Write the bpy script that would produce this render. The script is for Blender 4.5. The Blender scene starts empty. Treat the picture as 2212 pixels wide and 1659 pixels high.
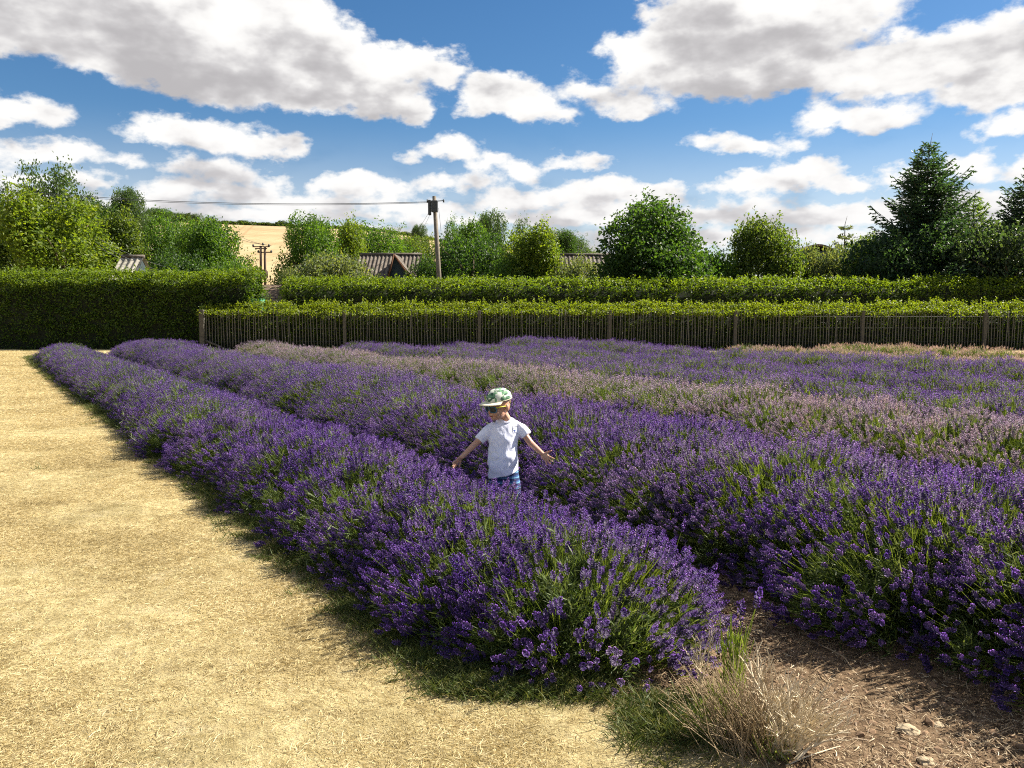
import bpy, bmesh, math, random
import numpy as np
from mathutils import Vector, Matrix, Quaternion, noise as mnoise

random.seed(7)
RNG = np.random.default_rng(11)
S = bpy.context.scene
COL = S.collection
R = math.radians

# ------------------------------------------------------------------ camera
CAMZ = 1.6
PITCH = R(5.08)
FD = 1770.0                      # focal length in units of a 2212-wide picture
cam_d = bpy.data.cameras.new("camera")
cam_d.sensor_fit = 'HORIZONTAL'
cam_d.angle = 2 * math.atan(1106 / FD)
cam_d.clip_start = 0.05
cam_d.clip_end = 6000
cam = bpy.data.objects.new("camera", cam_d)
COL.objects.link(cam)
cam.location = (0, 0, CAMZ)
cam.rotation_euler = (R(90) - PITCH, 0, 0)
S.camera = cam


def ray(x, y):
    cx = (x - 1106) / FD
    cy = -(y - 829.5) / FD
    return (cx, math.cos(PITCH) + cy * math.sin(PITCH), -math.sin(PITCH) + cy * math.cos(PITCH))


def at(x, y, D):
    """survey: the point in direction (x, y) at distance D in front of the camera"""
    d = ray(x, y)
    t = D / d[1]
    return Vector((d[0] * t, D, CAMZ + d[2] * t))


def azel(x, y):
    d = ray(x, y)
    return math.degrees(math.atan2(d[0], d[1])), math.degrees(math.atan2(d[2], math.hypot(d[0], d[1])))


# ------------------------------------------------------------------ view + sun + sky
S.view_settings.view_transform = 'Standard'
S.view_settings.look = 'None'
S.view_settings.gamma = 1
S.view_settings.exposure = 1.52
S.view_settings.use_curve_mapping = False
S.render.engine = 'CYCLES'
S.cycles.use_denoising = False
S.cycles.pixel_filter_type = 'BLACKMAN_HARRIS'
S.cycles.filter_width = 1.1
S.cycles.max_bounces = 6
S.cycles.diffuse_bounces = 3
S.cycles.glossy_bounces = 2
S.cycles.transmission_bounces = 3
S.cycles.caustics_reflective = False
S.cycles.caustics_refractive = False

SUN_AZ, SUN_EL = R(68), R(41)
sun_d = bpy.data.lights.new("sun", 'SUN')
sun_d.energy = 5.0
sun_d.angle = R(0.53)
sun_d.color = (1.0, 0.93, 0.80)
sun = bpy.data.objects.new("sun", sun_d)
COL.objects.link(sun)
sv = Vector((math.sin(SUN_AZ) * math.cos(SUN_EL), math.cos(SUN_AZ) * math.cos(SUN_EL), math.sin(SUN_EL)))
sun.rotation_euler = sv.to_track_quat('Z', 'Y').to_euler()
sun.location = sv * 50


class NT:
    """small helper to write node trees"""
    def __init__(s, tree):
        s.t = tree
        s.n = tree.nodes
        s.l = tree.links

    def new(s, typ, **kw):
        nd = s.n.new(typ)
        for k, v in kw.items():
            setattr(nd, k, v)
        return nd

    def put(s, sock, v):
        if isinstance(v, bpy.types.NodeSocket):
            s.l.new(v, sock)
        else:
            sock.default_value = v

    def math(s, op, a, b=0.0, c=0.0, clamp=False):
        nd = s.new('ShaderNodeMath', operation=op, use_clamp=clamp)
        s.put(nd.inputs[0], a)
        s.put(nd.inputs[1], b)
        s.put(nd.inputs[2], c)
        return nd.outputs[0]

    def vec(s, op, a, b=(0, 0, 0), c=(0, 0, 0)):
        nd = s.new('ShaderNodeVectorMath', operation=op)
        s.put(nd.inputs[0], a)
        s.put(nd.inputs[1], b)
        s.put(nd.inputs[2], c)
        return nd.outputs['Value'] if op in ('LENGTH', 'DOT_PRODUCT', 'DISTANCE') else nd.outputs[0]

    def rng(s, v, a, b, c=0.0, d=1.0, smooth=False):
        nd = s.new('ShaderNodeMapRange')
        nd.clamp = True
        if smooth:
            nd.interpolation_type = 'SMOOTHSTEP'
        s.put(nd.inputs[0], v)
        s.put(nd.inputs[1], a)
        s.put(nd.inputs[2], b)
        s.put(nd.inputs[3], c)
        s.put(nd.inputs[4], d)
        return nd.outputs[0]

    def noise(s, v, scale, detail=4, rough=0.5, col=False, dist=0.0):
        nd = s.new('ShaderNodeTexNoise')
        if v is not None:
            s.put(nd.inputs['Vector'], v)
        nd.inputs['Scale'].default_value = scale
        nd.inputs['Detail'].default_value = detail
        nd.inputs['Roughness'].default_value = rough
        nd.inputs['Distortion'].default_value = dist
        return nd.outputs['Color'] if col else nd.outputs[0]

    def mix(s, f, a, b, mode='MIX'):
        nd = s.new('ShaderNodeMix', data_type='RGBA', blend_type=mode)
        s.put(nd.inputs[0], f)
        s.put(nd.inputs[6], a if isinstance(a, bpy.types.NodeSocket) else (*a[:3], 1))
        s.put(nd.inputs[7], b if isinstance(b, bpy.types.NodeSocket) else (*b[:3], 1))
        return nd.outputs[2]

    def ramp(s, f, stops):
        nd = s.new('ShaderNodeValToRGB')
        e = nd.color_ramp.elements
        while len(e) < len(stops):
            e.new(0.5)
        for el, (p, c) in zip(e, stops):
            el.position = p
            el.color = (*c[:3], 1)
        s.put(nd.inputs[0], f)
        return nd.outputs[0]


# clouds as seen in the sky: centre and radii, surveyed like everything else and turned into azimuth / elevation
CLOUDS = [
    (-40, 20, 330, 105), (60, 60, 300, 70), (330, 40, 330, 120), (330, 110, 260, 92), (500, 150, 270, 100), (660, 190, 250, 80), (580, 30, 160, 80), (690, 90, 130, 70),
    (790, 150, 110, 66), (890, 150, 78, 44), (960, 155, 62, 46), (880, 235, 50, 48), (820, 215, 110, 66),
    (1080, 200, 82, 60), (1140, 225, 80, 52), (1205, 255, 46, 24), (1030, 225, 50, 40),
    (20, 245, 78, 40), (85, 252, 46, 28), (-80, 240, 90, 50),
    (350, 288, 92, 30), (450, 300, 120, 42), (560, 322, 80, 28), (615, 322, 38, 24),
    (70, 328, 130, 24), (150, 335, 90, 26), (268, 348, 52, 16), (-80, 345, 120, 30), (190, 388, 60, 18), (40, 388, 80, 20),
    (400, 362, 54, 20), (480, 374, 90, 26), (572, 386, 40, 14),
    (400, 412, 110, 26), (520, 415, 130, 22), (700, 405, 60, 16), (770, 410, 100, 28), (850, 420, 46, 20), (640, 445, 200, 22), (330, 440, 120, 22), (560, 470, 420, 16), (100, 430, 200, 22),
    (876, 340, 27, 15), (940, 335, 50, 24), (990, 330, 60, 34), (1060, 362, 50, 22), (1135, 372, 58, 26), (1215, 352, 34, 17), (1275, 352, 50, 20),
    (940, 402, 60, 18), (1030, 400, 60, 18), (1200, 425, 70, 24), (1300, 420, 90, 36), (1400, 425, 100, 30), (1120, 435, 140, 24), (900, 450, 160, 20), (1100, 478, 420, 18), (1330, 465, 260, 24),
    (1530, 305, 48, 20), (1610, 316, 90, 26), (1700, 320, 52, 18), (1640, 398, 90, 26), (1740, 385, 90, 38), (1830, 398, 60, 24), (1560, 408, 60, 14), (1630, 440, 90, 18), (1500, 470, 330, 18),
    (1800, 470, 330, 26), (2050, 440, 220, 34), (1960, 385, 80, 30), (2090, 358, 70, 28), (2140, 372, 40, 20), (2230, 370, 50, 30), (2200, 470, 300, 30),
    (1350, 95, 56, 36), (1420, 120, 110, 66), (1300, 200, 88, 36), (1370, 232, 90, 34), (1420, 22, 22, 26), (1540, 60, 150, 90), (1560, 150, 240, 74), (1700, 60, 260, 100), (1750, 160, 260, 66), (1900, 170, 240, 58),
    (1960, 120, 90, 44), (2080, 130, 200, 74), (1800, 10, 330, 40), (2140, 200, 190, 50), (1790, 268, 76, 34), (1890, 262, 96, 36), (2190, 275, 90, 34), (2330, 100, 200, 110), (2180, 50, 80, 36),
    (700, 508, 500, 16), (1500, 515, 500, 20), (2050, 520, 400, 22), (200, 500, 400, 20), (1250, 545, 300, 12),
]

W = bpy.data.worlds.new("World")
S.world = W
W.use_nodes = True
wt = NT(W.node_tree)
W.node_tree.nodes.clear()


def build_sky():
    tc = wt.new('ShaderNodeTexCoord').outputs['Generated']
    nrm = wt.vec('NORMALIZE', tc)
    sep = wt.new('ShaderNodeSeparateXYZ')
    wt.put(sep.inputs[0], nrm)
    x, y, z = sep.outputs
    az = wt.math('MULTIPLY', wt.math('ARCTAN2', x, y), 57.2958)
    el = wt.math('MULTIPLY', wt.math('ARCSINE', z), 57.2958)
    comb = wt.new('ShaderNodeCombineXYZ')
    wt.put(comb.inputs[0], az)
    wt.put(comb.inputs[1], el)
    p = comb.outputs[0]
    # finer cloud structure towards the horizon
    k = wt.math('DIVIDE', 1.0, wt.math('ADD', 0.35, wt.math('MULTIPLY', wt.math('MAXIMUM', el, 0.0), 0.05)))
    stretched = wt.vec('MULTIPLY', nrm, (1, 1, 1.7))
    n_big = wt.noise(stretched, 9.0, 3, 0.5, col=True)
    n_fine = wt.noise(stretched, 26.0, 7, 0.58, col=True)
    warp = wt.vec('MULTIPLY', wt.vec('SUBTRACT', n_big, (0.5, 0.5, 0.5)), (4.0, 2.4, 0))
    warp2 = wt.vec('MULTIPLY', wt.vec('SUBTRACT', n_fine, (0.5, 0.5, 0.5)), (3.0, 2.4, 0))
    amp = wt.rng(el, 0, 16, 0.34, 1.0)
    wsc = wt.new('ShaderNodeVectorMath', operation='SCALE')
    wt.put(wsc.inputs[0], wt.vec('ADD', warp, warp2))
    wt.put(wsc.inputs['Scale'], amp)
    pw = wt.vec('ADD', p, wsc.outputs[0])

    # cloud thickness over azimuth -60..60 and elevation -6..44, worked out here from the list of clouds
    nx_, ny_ = 480, 200
    A, E = np.meshgrid(np.linspace(-60, 60, nx_), np.linspace(-6, 44, ny_))
    acc = np.full(A.shape, 30.0)
    for (cx, cy, rx, ry) in CLOUDS:
        a0, e0 = azel(cx, cy)
        a1, _ = azel(cx + rx, cy)
        _, e1 = azel(cx, cy - ry)
        ra, re = abs(a1 - a0) + .2, abs(e1 - e0) + .12
        # flat-bottomed: the lower half is squeezed
        dy = (E - e0) / re
        dy = np.where(dy < 0, dy * 1.25, dy)
        d = (np.hypot((A - a0) / ra, dy) - 1) * min(ra, re)
        h_ = np.clip(0.5 - np.abs(acc - d), 0, None) / 0.5
        acc = np.minimum(acc, d) - h_ ** 3 * 0.5 / 6
    im = bpy.data.images.new("cloud_field", nx_, ny_, alpha=False, float_buffer=True)
    im.colorspace_settings.name = 'Non-Color'
    px_ = np.ones((ny_, nx_, 4), np.float32)
    px_[..., :3] = np.clip((12 - acc) / 24, 0, 1)[..., None]      # stored as 0..1
    im.pixels.foreach_set(px_.ravel())
    im.update()
    im.pack()

    def field(v):
        nd = wt.new('ShaderNodeTexImage', interpolation='Cubic', extension='EXTEND')
        nd.image = im
        wt.put(nd.inputs[0], wt.vec('MULTIPLY_ADD', v, (1 / 120, 1 / 50, 0), (0.5, 6 / 50, 0)))
        return wt.math('SUBTRACT', wt.math('MULTIPLY', nd.outputs[0], 24.0), 12.0)
    f0 = field(pw)
    f1 = field(wt.vec('ADD', pw, (0.35, 1.0, 0)))
    # the same kind of clouds all round the sky outside the surveyed part
    gen = wt.noise(wt.vec('MULTIPLY', nrm, (1, 1, 2.6)), 3.2, 9, 0.55)
    gen = wt.math('MULTIPLY', wt.math('SUBTRACT', gen, 0.52), 30.0)
    oa = wt.rng(wt.math('ABSOLUTE', az), 36, 48, 0, 1)
    oe = wt.rng(el, 24, 34, 0, 1)
    out = wt.math('MAXIMUM', oa, oe)
    gen = wt.math('SUBTRACT', gen, wt.math('MULTIPLY', wt.math('SUBTRACT', 1.0, out), 60.0))
    f0 = wt.math('MAXIMUM', f0, gen)
    f1 = wt.math('MAXIMUM', f1, wt.math('SUBTRACT', gen, 0.6))
    det = wt.noise(wt.vec('MULTIPLY', nrm, (1, 1, 1.6)), 55.0, 5, 0.55)
    detc = wt.math('SUBTRACT', det, 0.5)
    fa = wt.math('ADD', f0, wt.math('MULTIPLY', detc, wt.math('MULTIPLY', amp, 1.3)))
    alpha = wt.rng(fa, -0.12, wt.math('MULTIPLY', amp, 0.62), 0, 1, smooth=True)
    # shade: grey where there is cloud above (towards the sun), white along the upper rims
    mid = wt.noise(wt.vec('MULTIPLY', nrm, (1, 1, 2.0)), 24.0, 3, 0.5)
    big = wt.noise(wt.vec('MULTIPLY', nrm, (1, 1, 2.4)), 9.0, 2, 0.5)
    lit = wt.math('ADD', f1, wt.math('MULTIPLY', detc, 0.9))
    lit = wt.math('ADD', lit, wt.math('MULTIPLY', wt.math('SUBTRACT', mid, 0.5), 4.5))
    lit = wt.math('ADD', lit, wt.math('MULTIPLY', wt.math('SUBTRACT', big, 0.5), 7.0))
    sh = wt.rng(lit, wt.math('MULTIPLY', amp, -0.9), wt.math('MULTIPLY', amp, 3.6), 0, 1, smooth=True)
    ccol = wt.ramp(sh, [(0.0, (1.0, 0.99, 0.965)), (0.33, (0.89, 0.875, 0.86)), (0.70, (0.63, 0.615, 0.62)), (1.0, (0.48, 0.465, 0.475))])
    low = wt.rng(el, 1, 13, 0.5, 0.0)
    ccol = wt.mix(low, ccol, (0.80, 0.79, 0.81))
    sky = wt.new('ShaderNodeTexSky', sky_type='NISHITA')
    sky.sun_disc = False
    sky.sun_elevation = SUN_EL
    sky.sun_rotation = SUN_AZ
    sky.altitude = 100
    sky.air_density = 1.0
    sky.dust_density = 0.3
    sky.ozone_density = 4.0
    hs = wt.new('ShaderNodeHueSaturation')
    hs.inputs['Saturation'].default_value = 1.22
    hs.inputs['Value'].default_value = 0.78
    wt.put(hs.inputs['Color'], sky.outputs[0])
    bg = wt.new('ShaderNodeBackground')
    wt.put(bg.inputs[0], hs.outputs[0])
    bg.inputs[1].default_value = SKY_STRENGTH
    bc = wt.new('ShaderNodeBackground')
    wt.put(bc.inputs[0], ccol)
    bc.inputs[1].default_value = 0.375
    mx = wt.new('ShaderNodeMixShader')
    hz = wt.rng(el, 1.0, 13.0, 0.66, 0.0, smooth=True)     # thin milky cloud just above the horizon
    a2 = wt.math('MAXIMUM', alpha, hz)
    wt.put(mx.inputs[0], a2)
    wt.put(mx.inputs[1], bg.outputs[0])
    wt.put(mx.inputs[2], bc.outputs[0])
    o = wt.new('ShaderNodeOutputWorld')
    wt.put(o.inputs[0], mx.outputs[0])


SKY_STRENGTH = 0.050
build_sky()
W.cycles.sampling_method = 'MANUAL'
W.cycles.sample_map_resolution = 512


# ------------------------------------------------------------------ object helpers
def tag(o, label=None, cat=None, group=None, kind=None):
    if label:
        o['label'] = label
    if cat:
        o['category'] = cat
    if group:
        o['group'] = group
    if kind:
        o['kind'] = kind
    return o


def empty(name, loc=(0, 0, 0), rz=0.0):
    o = bpy.data.objects.new(name, None)
    o.empty_display_size = 0.2
    o.location = loc
    o.rotation_euler = (0, 0, rz)
    COL.objects.link(o)
    return o


def link(name, me, parent=None, mat=None):
    o = bpy.data.objects.new(name, me)
    COL.objects.link(o)
    if parent is not None:
        o.parent = parent
    if mat is not None and len(me.materials) == 0:
        me.materials.append(mat)
    return o


def np_mesh(name, verts, faces, smooth=False, mats=(), midx=None, attrs=None):
    """verts (N,3); faces (M,k) all of one size k"""
    verts = np.asarray(verts, dtype=np.float32)
    faces = np.asarray(faces, dtype=np.int32)
    me = bpy.data.meshes.new(name)
    k = faces.shape[1]
    me.vertices.add(len(verts))
    me.vertices.foreach_set("co", verts.ravel())
    me.loops.add(faces.size)
    me.loops.foreach_set("vertex_index", faces.ravel())
    me.polygons.add(len(faces))
    me.polygons.foreach_set("loop_start", np.arange(0, faces.size, k, dtype=np.int32))
    for m in mats:
        me.materials.append(m)
    if midx is not None:
        me.polygons.foreach_set("material_index", np.asarray(midx, dtype=np.int32))
    me.polygons.foreach_set("use_smooth", np.full(len(faces), smooth))
    for an, av in (attrs or {}).items():
        av = np.asarray(av, dtype=np.float32)
        if av.ndim == 1:
            a = me.attributes.new(an, 'FLOAT', 'POINT')
            a.data.foreach_set("value", av)
        else:
            a = me.attributes.new(an, 'FLOAT_VECTOR', 'POINT')
            a.data.foreach_set("vector", av.ravel())
    me.update(calc_edges=True)
    return me


def unit(v):
    return v / np.maximum(np.linalg.norm(v, axis=-1, keepdims=True), 1e-9)


class MB:
    """collects simple solids into one mesh"""
    def __init__(s):
        s.bm = bmesh.new()

    def box(s, c, d, rot=None, bev=0.0):
        r = bmesh.ops.create_cube(s.bm, size=1.0)
        vs = r['verts']
        bmesh.ops.scale(s.bm, vec=d, verts=vs)
        if bev:
            es = list({e for v in vs for e in v.link_edges})
            q = bmesh.ops.bevel(s.bm, geom=es, offset=bev, segments=1, affect='EDGES')
            vs = list({v for f in q['faces'] for v in f.verts} | {v for v in vs if v.is_valid})
        if rot is not None:
            bmesh.ops.rotate(s.bm, cent=(0, 0, 0), matrix=rot, verts=vs)
        bmesh.ops.translate(s.bm, vec=c, verts=vs)
        return s

    def tube(s, pts, rad, seg=8, cap=True):
        pts = [Vector(p) for p in pts]
        if not hasattr(rad, '__len__'):
            rad = [rad] * len(pts)
        rings = []
        prev = None
        for i, p in enumerate(pts):
            a = pts[max(i - 1, 0)]
            b = pts[min(i + 1, len(pts) - 1)]
            t = (b - a).normalized()
            if prev is None:
                u = t.orthogonal().normalized()
            else:
                u = (prev - t * prev.dot(t)).normalized()
            prev = u
            w = t.cross(u)
            rings.append([s.bm.verts.new(p + (u * math.cos(2 * math.pi * k / seg) + w * math.sin(2 * math.pi * k / seg)) * rad[i]) for k in range(seg)])
        for r0, r1 in zip(rings, rings[1:]):
            for k in range(seg):
                f = s.bm.faces.new((r0[k], r0[(k + 1) % seg], r1[(k + 1) % seg], r1[k]))
                f.smooth = True
        if cap:
            s.bm.faces.new(rings[0][::-1])
            s.bm.faces.new(rings[-1])
        return s

    def poly(s, vs, fs):
        v = [s.bm.verts.new(p) for p in vs]
        for f in fs:
            s.bm.faces.new([v[i] for i in f])
        return s

    def mesh(s, name):
        me = bpy.data.meshes.new(name)
        s.bm.normal_update()
        s.bm.to_mesh(me)
        s.bm.free()
        return me

    def build(s, name, mat, parent=None):
        me = s.mesh(name)
        return link(name, me, parent, mat)


# ------------------------------------------------------------------ materials
def material(name):
    m = bpy.data.materials.new(name)
    m.use_nodes = True
    m.node_tree.nodes.clear()
    t = NT(m.node_tree)
    out = t.new('ShaderNodeOutputMaterial')
    return m, t, out


def leafy(t, out, col, trans=0.4, rough=0.55, spec=0.3, tcol=None, tsat=(1.25, 1.15, 0.6)):
    """opaque leaf: some light passes through and comes out warmer"""
    p = t.new('ShaderNodeBsdfPrincipled')
    t.put(p.inputs['Base Color'], col)
    p.inputs['Roughness'].default_value = rough
    p.inputs['Specular IOR Level'].default_value = spec
    tr = t.new('ShaderNodeBsdfTranslucent')
    t.put(tr.inputs[0], tcol if tcol is not None else t.mix(1.0, col, tsat, 'MULTIPLY'))
    mx = t.new('ShaderNodeMixShader')
    mx.inputs[0].default_value = trans
    t.put(mx.inputs[1], p.outputs[0])
    t.put(mx.inputs[2], tr.outputs[0])
    t.put(out.inputs[0], mx.outputs[0])


def attr(t, name, inst=False, vec=False):
    a = t.new('ShaderNodeAttribute', attribute_name=name)
    if inst:
        a.attribute_type = 'INSTANCER'
    return a.outputs['Vector'] if vec else a.outputs['Fac']


def mat_crown():
    """foliage tinted by the object's own colour, with a random tint per leaf and per twig"""
    m, t, out = material("tree_foliage")
    oc = t.new('ShaderNodeObjectInfo').outputs['Color']
    v = attr(t, 'tint')
    yellow = t.mix(1.0, oc, (1.65, 1.40, 0.80), 'MULTIPLY')
    dark = t.mix(1.0, oc, (0.55, 0.68, 0.75), 'MULTIPLY')
    c = t.mix(t.rng(v, 0.5, 1.0), oc, yellow)
    c = t.mix(t.rng(v, 0.5, 0.0), c, dark)
    leafy(t, out, c, 0.5, 0.5, 0.35, tsat=(1.75, 1.75, 0.6))
    return m


def mat_simple(name, col, rough=0.8, spec=0.3, nscale=0, nmix=0.3, bump=0.0, metal=0.0, bscale=None):
    m, t, out = material(name)
    p = t.new('ShaderNodeBsdfPrincipled')
    p.inputs['Roughness'].default_value = rough
    p.inputs['Specular IOR Level'].default_value = spec
    p.inputs['Metallic'].default_value = metal
    if nscale:
        tc = t.new('ShaderNodeTexCoord').outputs['Object']
        n = t.noise(tc, nscale, 5, 0.6)
        dark = tuple(c * (1 - nmix) for c in col)
        lite = tuple(min(1, c * (1 + nmix)) for c in col)
        c = t.mix(t.rng(n, 0.3, 0.7), dark, lite)
        t.put(p.inputs['Base Color'], c)
        if bump:
            b = t.new('ShaderNodeBump')
            b.inputs['Strength'].default_value = bump
            b.inputs['Distance'].default_value = 0.01
            t.put(b.inputs['Height'], t.noise(tc, bscale or nscale * 3, 4, 0.6))
            t.put(p.inputs['Normal'], b.outputs[0])
    else:
        p.inputs['Base Color'].default_value = (*col, 1)
    t.put(out.inputs[0], p.outputs[0])
    return m


M_CROWN = mat_crown()
M_BARK = mat_simple("bark", (0.10, 0.075, 0.05), 0.9, nscale=8, bump=0.6)
M_WOODGREY = mat_simple("weathered_wood", (0.115, 0.108, 0.095), 0.85, nscale=14, nmix=0.35, bump=0.5)
M_POST = mat_simple("fence_post_wood", (0.075, 0.068, 0.058), 0.9, nscale=9, nmix=0.3, bump=0.6)
M_POLE = mat_simple("pole_wood", (0.16, 0.135, 0.105), 0.8, nscale=6, nmix=0.25, bump=0.4)
M_DARKPOLE = mat_simple("creosoted_wood", (0.055, 0.035, 0.025), 0.8, nscale=6)
M_METAL = mat_simple("dark_metal", (0.05, 0.055, 0.06), 0.5, metal=0.3)
M_WIRE = mat_simple("cable", (0.06, 0.065, 0.07), 0.6)
M_CORE = mat_simple("hedge_twigs", (0.012, 0.016, 0.008), 0.95, nscale=6)  # for the solid core added to block light

# ------------------------------------------------------------------ terrain
RIDGE = [(-3000, 560), (-1200, 470), (-400, 440), (0, 452), (200, 468), (300, 478), (480, 487), (620, 492), (800, 500), (900, 514), (1000, 534),
         (1200, 552), (1400, 580), (1700, 602), (2212, 615), (4000, 620), (9000, 640)]
R0, R1 = 58.0, 260.0


def ridge_z(az):
    cx = math.tan(max(-1.35, min(1.35, az)))
    px = 1106 + FD * cx
    ys = float(np.interp(px, [a for a, _ in RIDGE], [b for _, b in RIDGE]))
    return CAMZ + R1 * math.cos(max(-1.35, min(1.35, az))) * (672 - ys) / FD


def terrain(x, y):
    r = math.hypot(x, y)
    if r <= R0:
        return 0.0
    az = math.atan2(x, y)
    zr = ridge_z(az)
    if r < R1:
        t = (r - R0) / (R1 - R0)
        return zr * (t * t / (t + 0.05) * 1.05 if t < 1 else 1) + 0.25 * math.sin(x * .05) * min(1, t * 5) * (1 - t)
    return zr * (1 - 0.5 * min(1, (r - R1) / 500))


SX = 0.66      # the lavender rows run along x = s - SX * y
UL = math.hypot(SX, 1)
U = np.array([-SX / UL, 1 / UL])       # along a row, away from the camera
V = np.array([1 / UL, SX / UL])        # across the rows


def mat_ground():
    m, t, out = material("dry_ground")
    pos = t.new('ShaderNodeNewGeometry').outputs['Position']
    sp = t.new('ShaderNodeSeparateXYZ')
    t.put(sp.inputs[0], pos)
    x, y, z = sp.outputs
    wob = t.noise(pos, 1.1, 4, 0.6)
    s = t.math('MULTIPLY_ADD', y, SX, x)
    sw = t.math('ADD', s, t.math('MULTIPLY', t.math('SUBTRACT', wob, 0.5), 0.9))
    # straw-coloured, scorched lawn
    n1 = t.noise(pos, 1.3, 5, 0.6)
    n2 = t.noise(pos, 9, 6, 0.65)
    n3 = t.noise(t.vec('MULTIPLY', pos, (1.0, 2.2, 1)), 75, 4, 0.7)
    g = t.ramp(t.math('ADD', t.math('MULTIPLY', n2, 0.55), t.math('MULTIPLY', n3, 0.45)),
               [(0.30, (0.15, 0.110, 0.046)), (0.44, (0.36, 0.285, 0.132)), (0.56, (0.52, 0.43, 0.225)), (0.72, (0.62, 0.54, 0.31))])
    patch = t.rng(n1, 0.50, 0.70)
    g = t.mix(t.math('MULTIPLY', patch, 0.8), g, (0.22, 0.175, 0.075))
    n5 = t.noise(pos, 3.6, 5, 0.65)
    g = t.mix(t.math('MULTIPLY', t.rng(n5, 0.52, 0.66), 0.45), g, (0.17, 0.12, 0.055))
    g = t.mix(t.math('MULTIPLY', t.rng(n5, 0.46, 0.34), 0.5), g, (0.56, 0.47, 0.29))
    # greener, longer turf along the foot of the first row
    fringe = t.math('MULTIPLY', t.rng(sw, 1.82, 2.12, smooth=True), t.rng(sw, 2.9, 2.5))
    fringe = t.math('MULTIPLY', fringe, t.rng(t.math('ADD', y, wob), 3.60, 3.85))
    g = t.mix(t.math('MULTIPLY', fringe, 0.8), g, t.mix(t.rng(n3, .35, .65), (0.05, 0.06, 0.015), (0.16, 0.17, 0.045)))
    # bare soil with chaff between the rows
    n4 = t.noise(pos, 22, 7, 0.7)
    soil = t.ramp(n4, [(0.32, (0.050, 0.031, 0.018)), (0.5, (0.155, 0.103, 0.061)), (0.68, (0.30, 0.21, 0.130))])
    soilm = t.math('MULTIPLY', t.rng(sw, 2.62, 2.80), t.rng(y, 30, 29))
    g = t.mix(soilm, g, soil)
    p = t.new('ShaderNodeBsdfPrincipled')
    p.inputs['Roughness'].default_value = 0.95
    p.inputs['Specular IOR Level'].default_value = 0.1
    t.put(p.inputs['Base Color'], g)
    b = t.new('ShaderNodeBump')
    b.inputs['Strength'].default_value = 0.9
    b.inputs['Distance'].default_value = 0.03
    t.put(b.inputs['Height'], t.math('ADD', t.math('MULTIPLY', n3, .5), t.math('MULTIPLY', n4, 1.2)))
    t.put(p.inputs['Normal'], b.outputs[0])
    t.put(out.inputs[0], p.outputs[0])
    return m


def mat_field():
    m, t, out = material("stubble_field")
    pos = t.new('ShaderNodeNewGeometry').outputs['Position']
    rows = t.noise(t.vec('MULTIPLY', pos, (0.9, 0.04, 0.04)), 1.0, 3, 0.6)
    n = t.noise(pos, 0.06, 6, 0.65)
    g = t.ramp(t.math('ADD', t.math('MULTIPLY', n, 0.6), t.math('MULTIPLY', rows, 0.4)),
               [(0.34, (0.26, 0.19, 0.100)), (0.5, (0.34, 0.255, 0.140)), (0.66, (0.41, 0.32, 0.19))])
    # two wheel tracks running up the slope
    sp = t.new('ShaderNodeSeparateXYZ')
    t.put(sp.inputs[0], pos)
    u = t.math('MULTIPLY_ADD', sp.outputs[1], 0.262, sp.outputs[0])
    for off in (-14.4, -12.2):
        w = t.math('ABSOLUTE', t.math('SUBTRACT', u, off))
        g = t.mix(t.math('MULTIPLY', t.rng(w, 0.5, 0.15), 0.5), g, (0.25, 0.16, 0.08))
    p = t.new('ShaderNodeBsdfPrincipled')
    p.inputs['Roughness'].default_value = 0.95
    p.inputs['Specular IOR Level'].default_value = 0.1
    t.put(p.inputs['Base Color'], g)
    t.put(out.inputs[0], p.outputs[0])
    return m


def polar_sheet(name, radii, nang, mat, holes=True):
    vs, fs = [], []
    front = np.linspace(-0.8, 0.8, nang)
    rest = np.linspace(0.8, 2 * math.pi - 0.8, 50)[1:-1]
    angs = np.concatenate([front, rest])
    n = len(angs)
    for r in radii:
        for a in angs:
            x, y = r * math.sin(a), r * math.cos(a)
            z = terrain(x, y)
            if 0 < r < R0 - 5:
                z += 0.02 * mnoise.noise(Vector((x * 0.8, y * 0.8, 3))) * min(1, r / 3)
            vs.append((x, y, z))
    for i in range(len(radii) - 1):
        for j in range(n):
            k = (j + 1) % n
            fs.append((i * n + j, (i + 1) * n + j, (i + 1) * n + k, i * n + k))
    return link(name, np_mesh(name, vs, fs, smooth=True), None, mat)


M_GROUND = mat_ground()
o = polar_sheet('ground', [0.001] + list(np.geomspace(0.6, R0, 60)), 160, M_GROUND)
tag(o, kind='structure')
o = polar_sheet('hill', [R0, R0 + 1.5] + list(np.linspace(R0 + 4, R1, 60)) + list(np.geomspace(R1 + 4, 3500, 16)), 200, mat_field())
tag(o, kind='structure')

# ------------------------------------------------------------------ foliage scatter
LEAF = np.array([[-0.5, 0.0, 0.0], [0.0, -0.12, -0.5], [0.5, 0.0, 0.06], [0.0, 0.12, 0.5]])


def leaf_quads(pos, size, rng, up_bias=0.25, aspect=0.62):
    """one folded diamond per position, turned at random"""
    n = len(pos)
    a = rng.normal(size=(n, 3))
    nn = unit(a + np.array([0, 0, up_bias * 2]))
    t = unit(np.cross(nn, rng.normal(size=(n, 3))))
    b = np.cross(nn, t)
    s = size if hasattr(size, '__len__') else np.full(n, size)
    s = s * rng.uniform(.65, 1.25, n)
    L = t * s[:, None] * 0.5
    Wd = b * (s * aspect)[:, None] * 0.5
    fold = nn * (s * 0.12)[:, None]
    return np.stack([pos - L, pos - Wd + fold, pos + L, pos + Wd + fold], axis=1)


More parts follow.
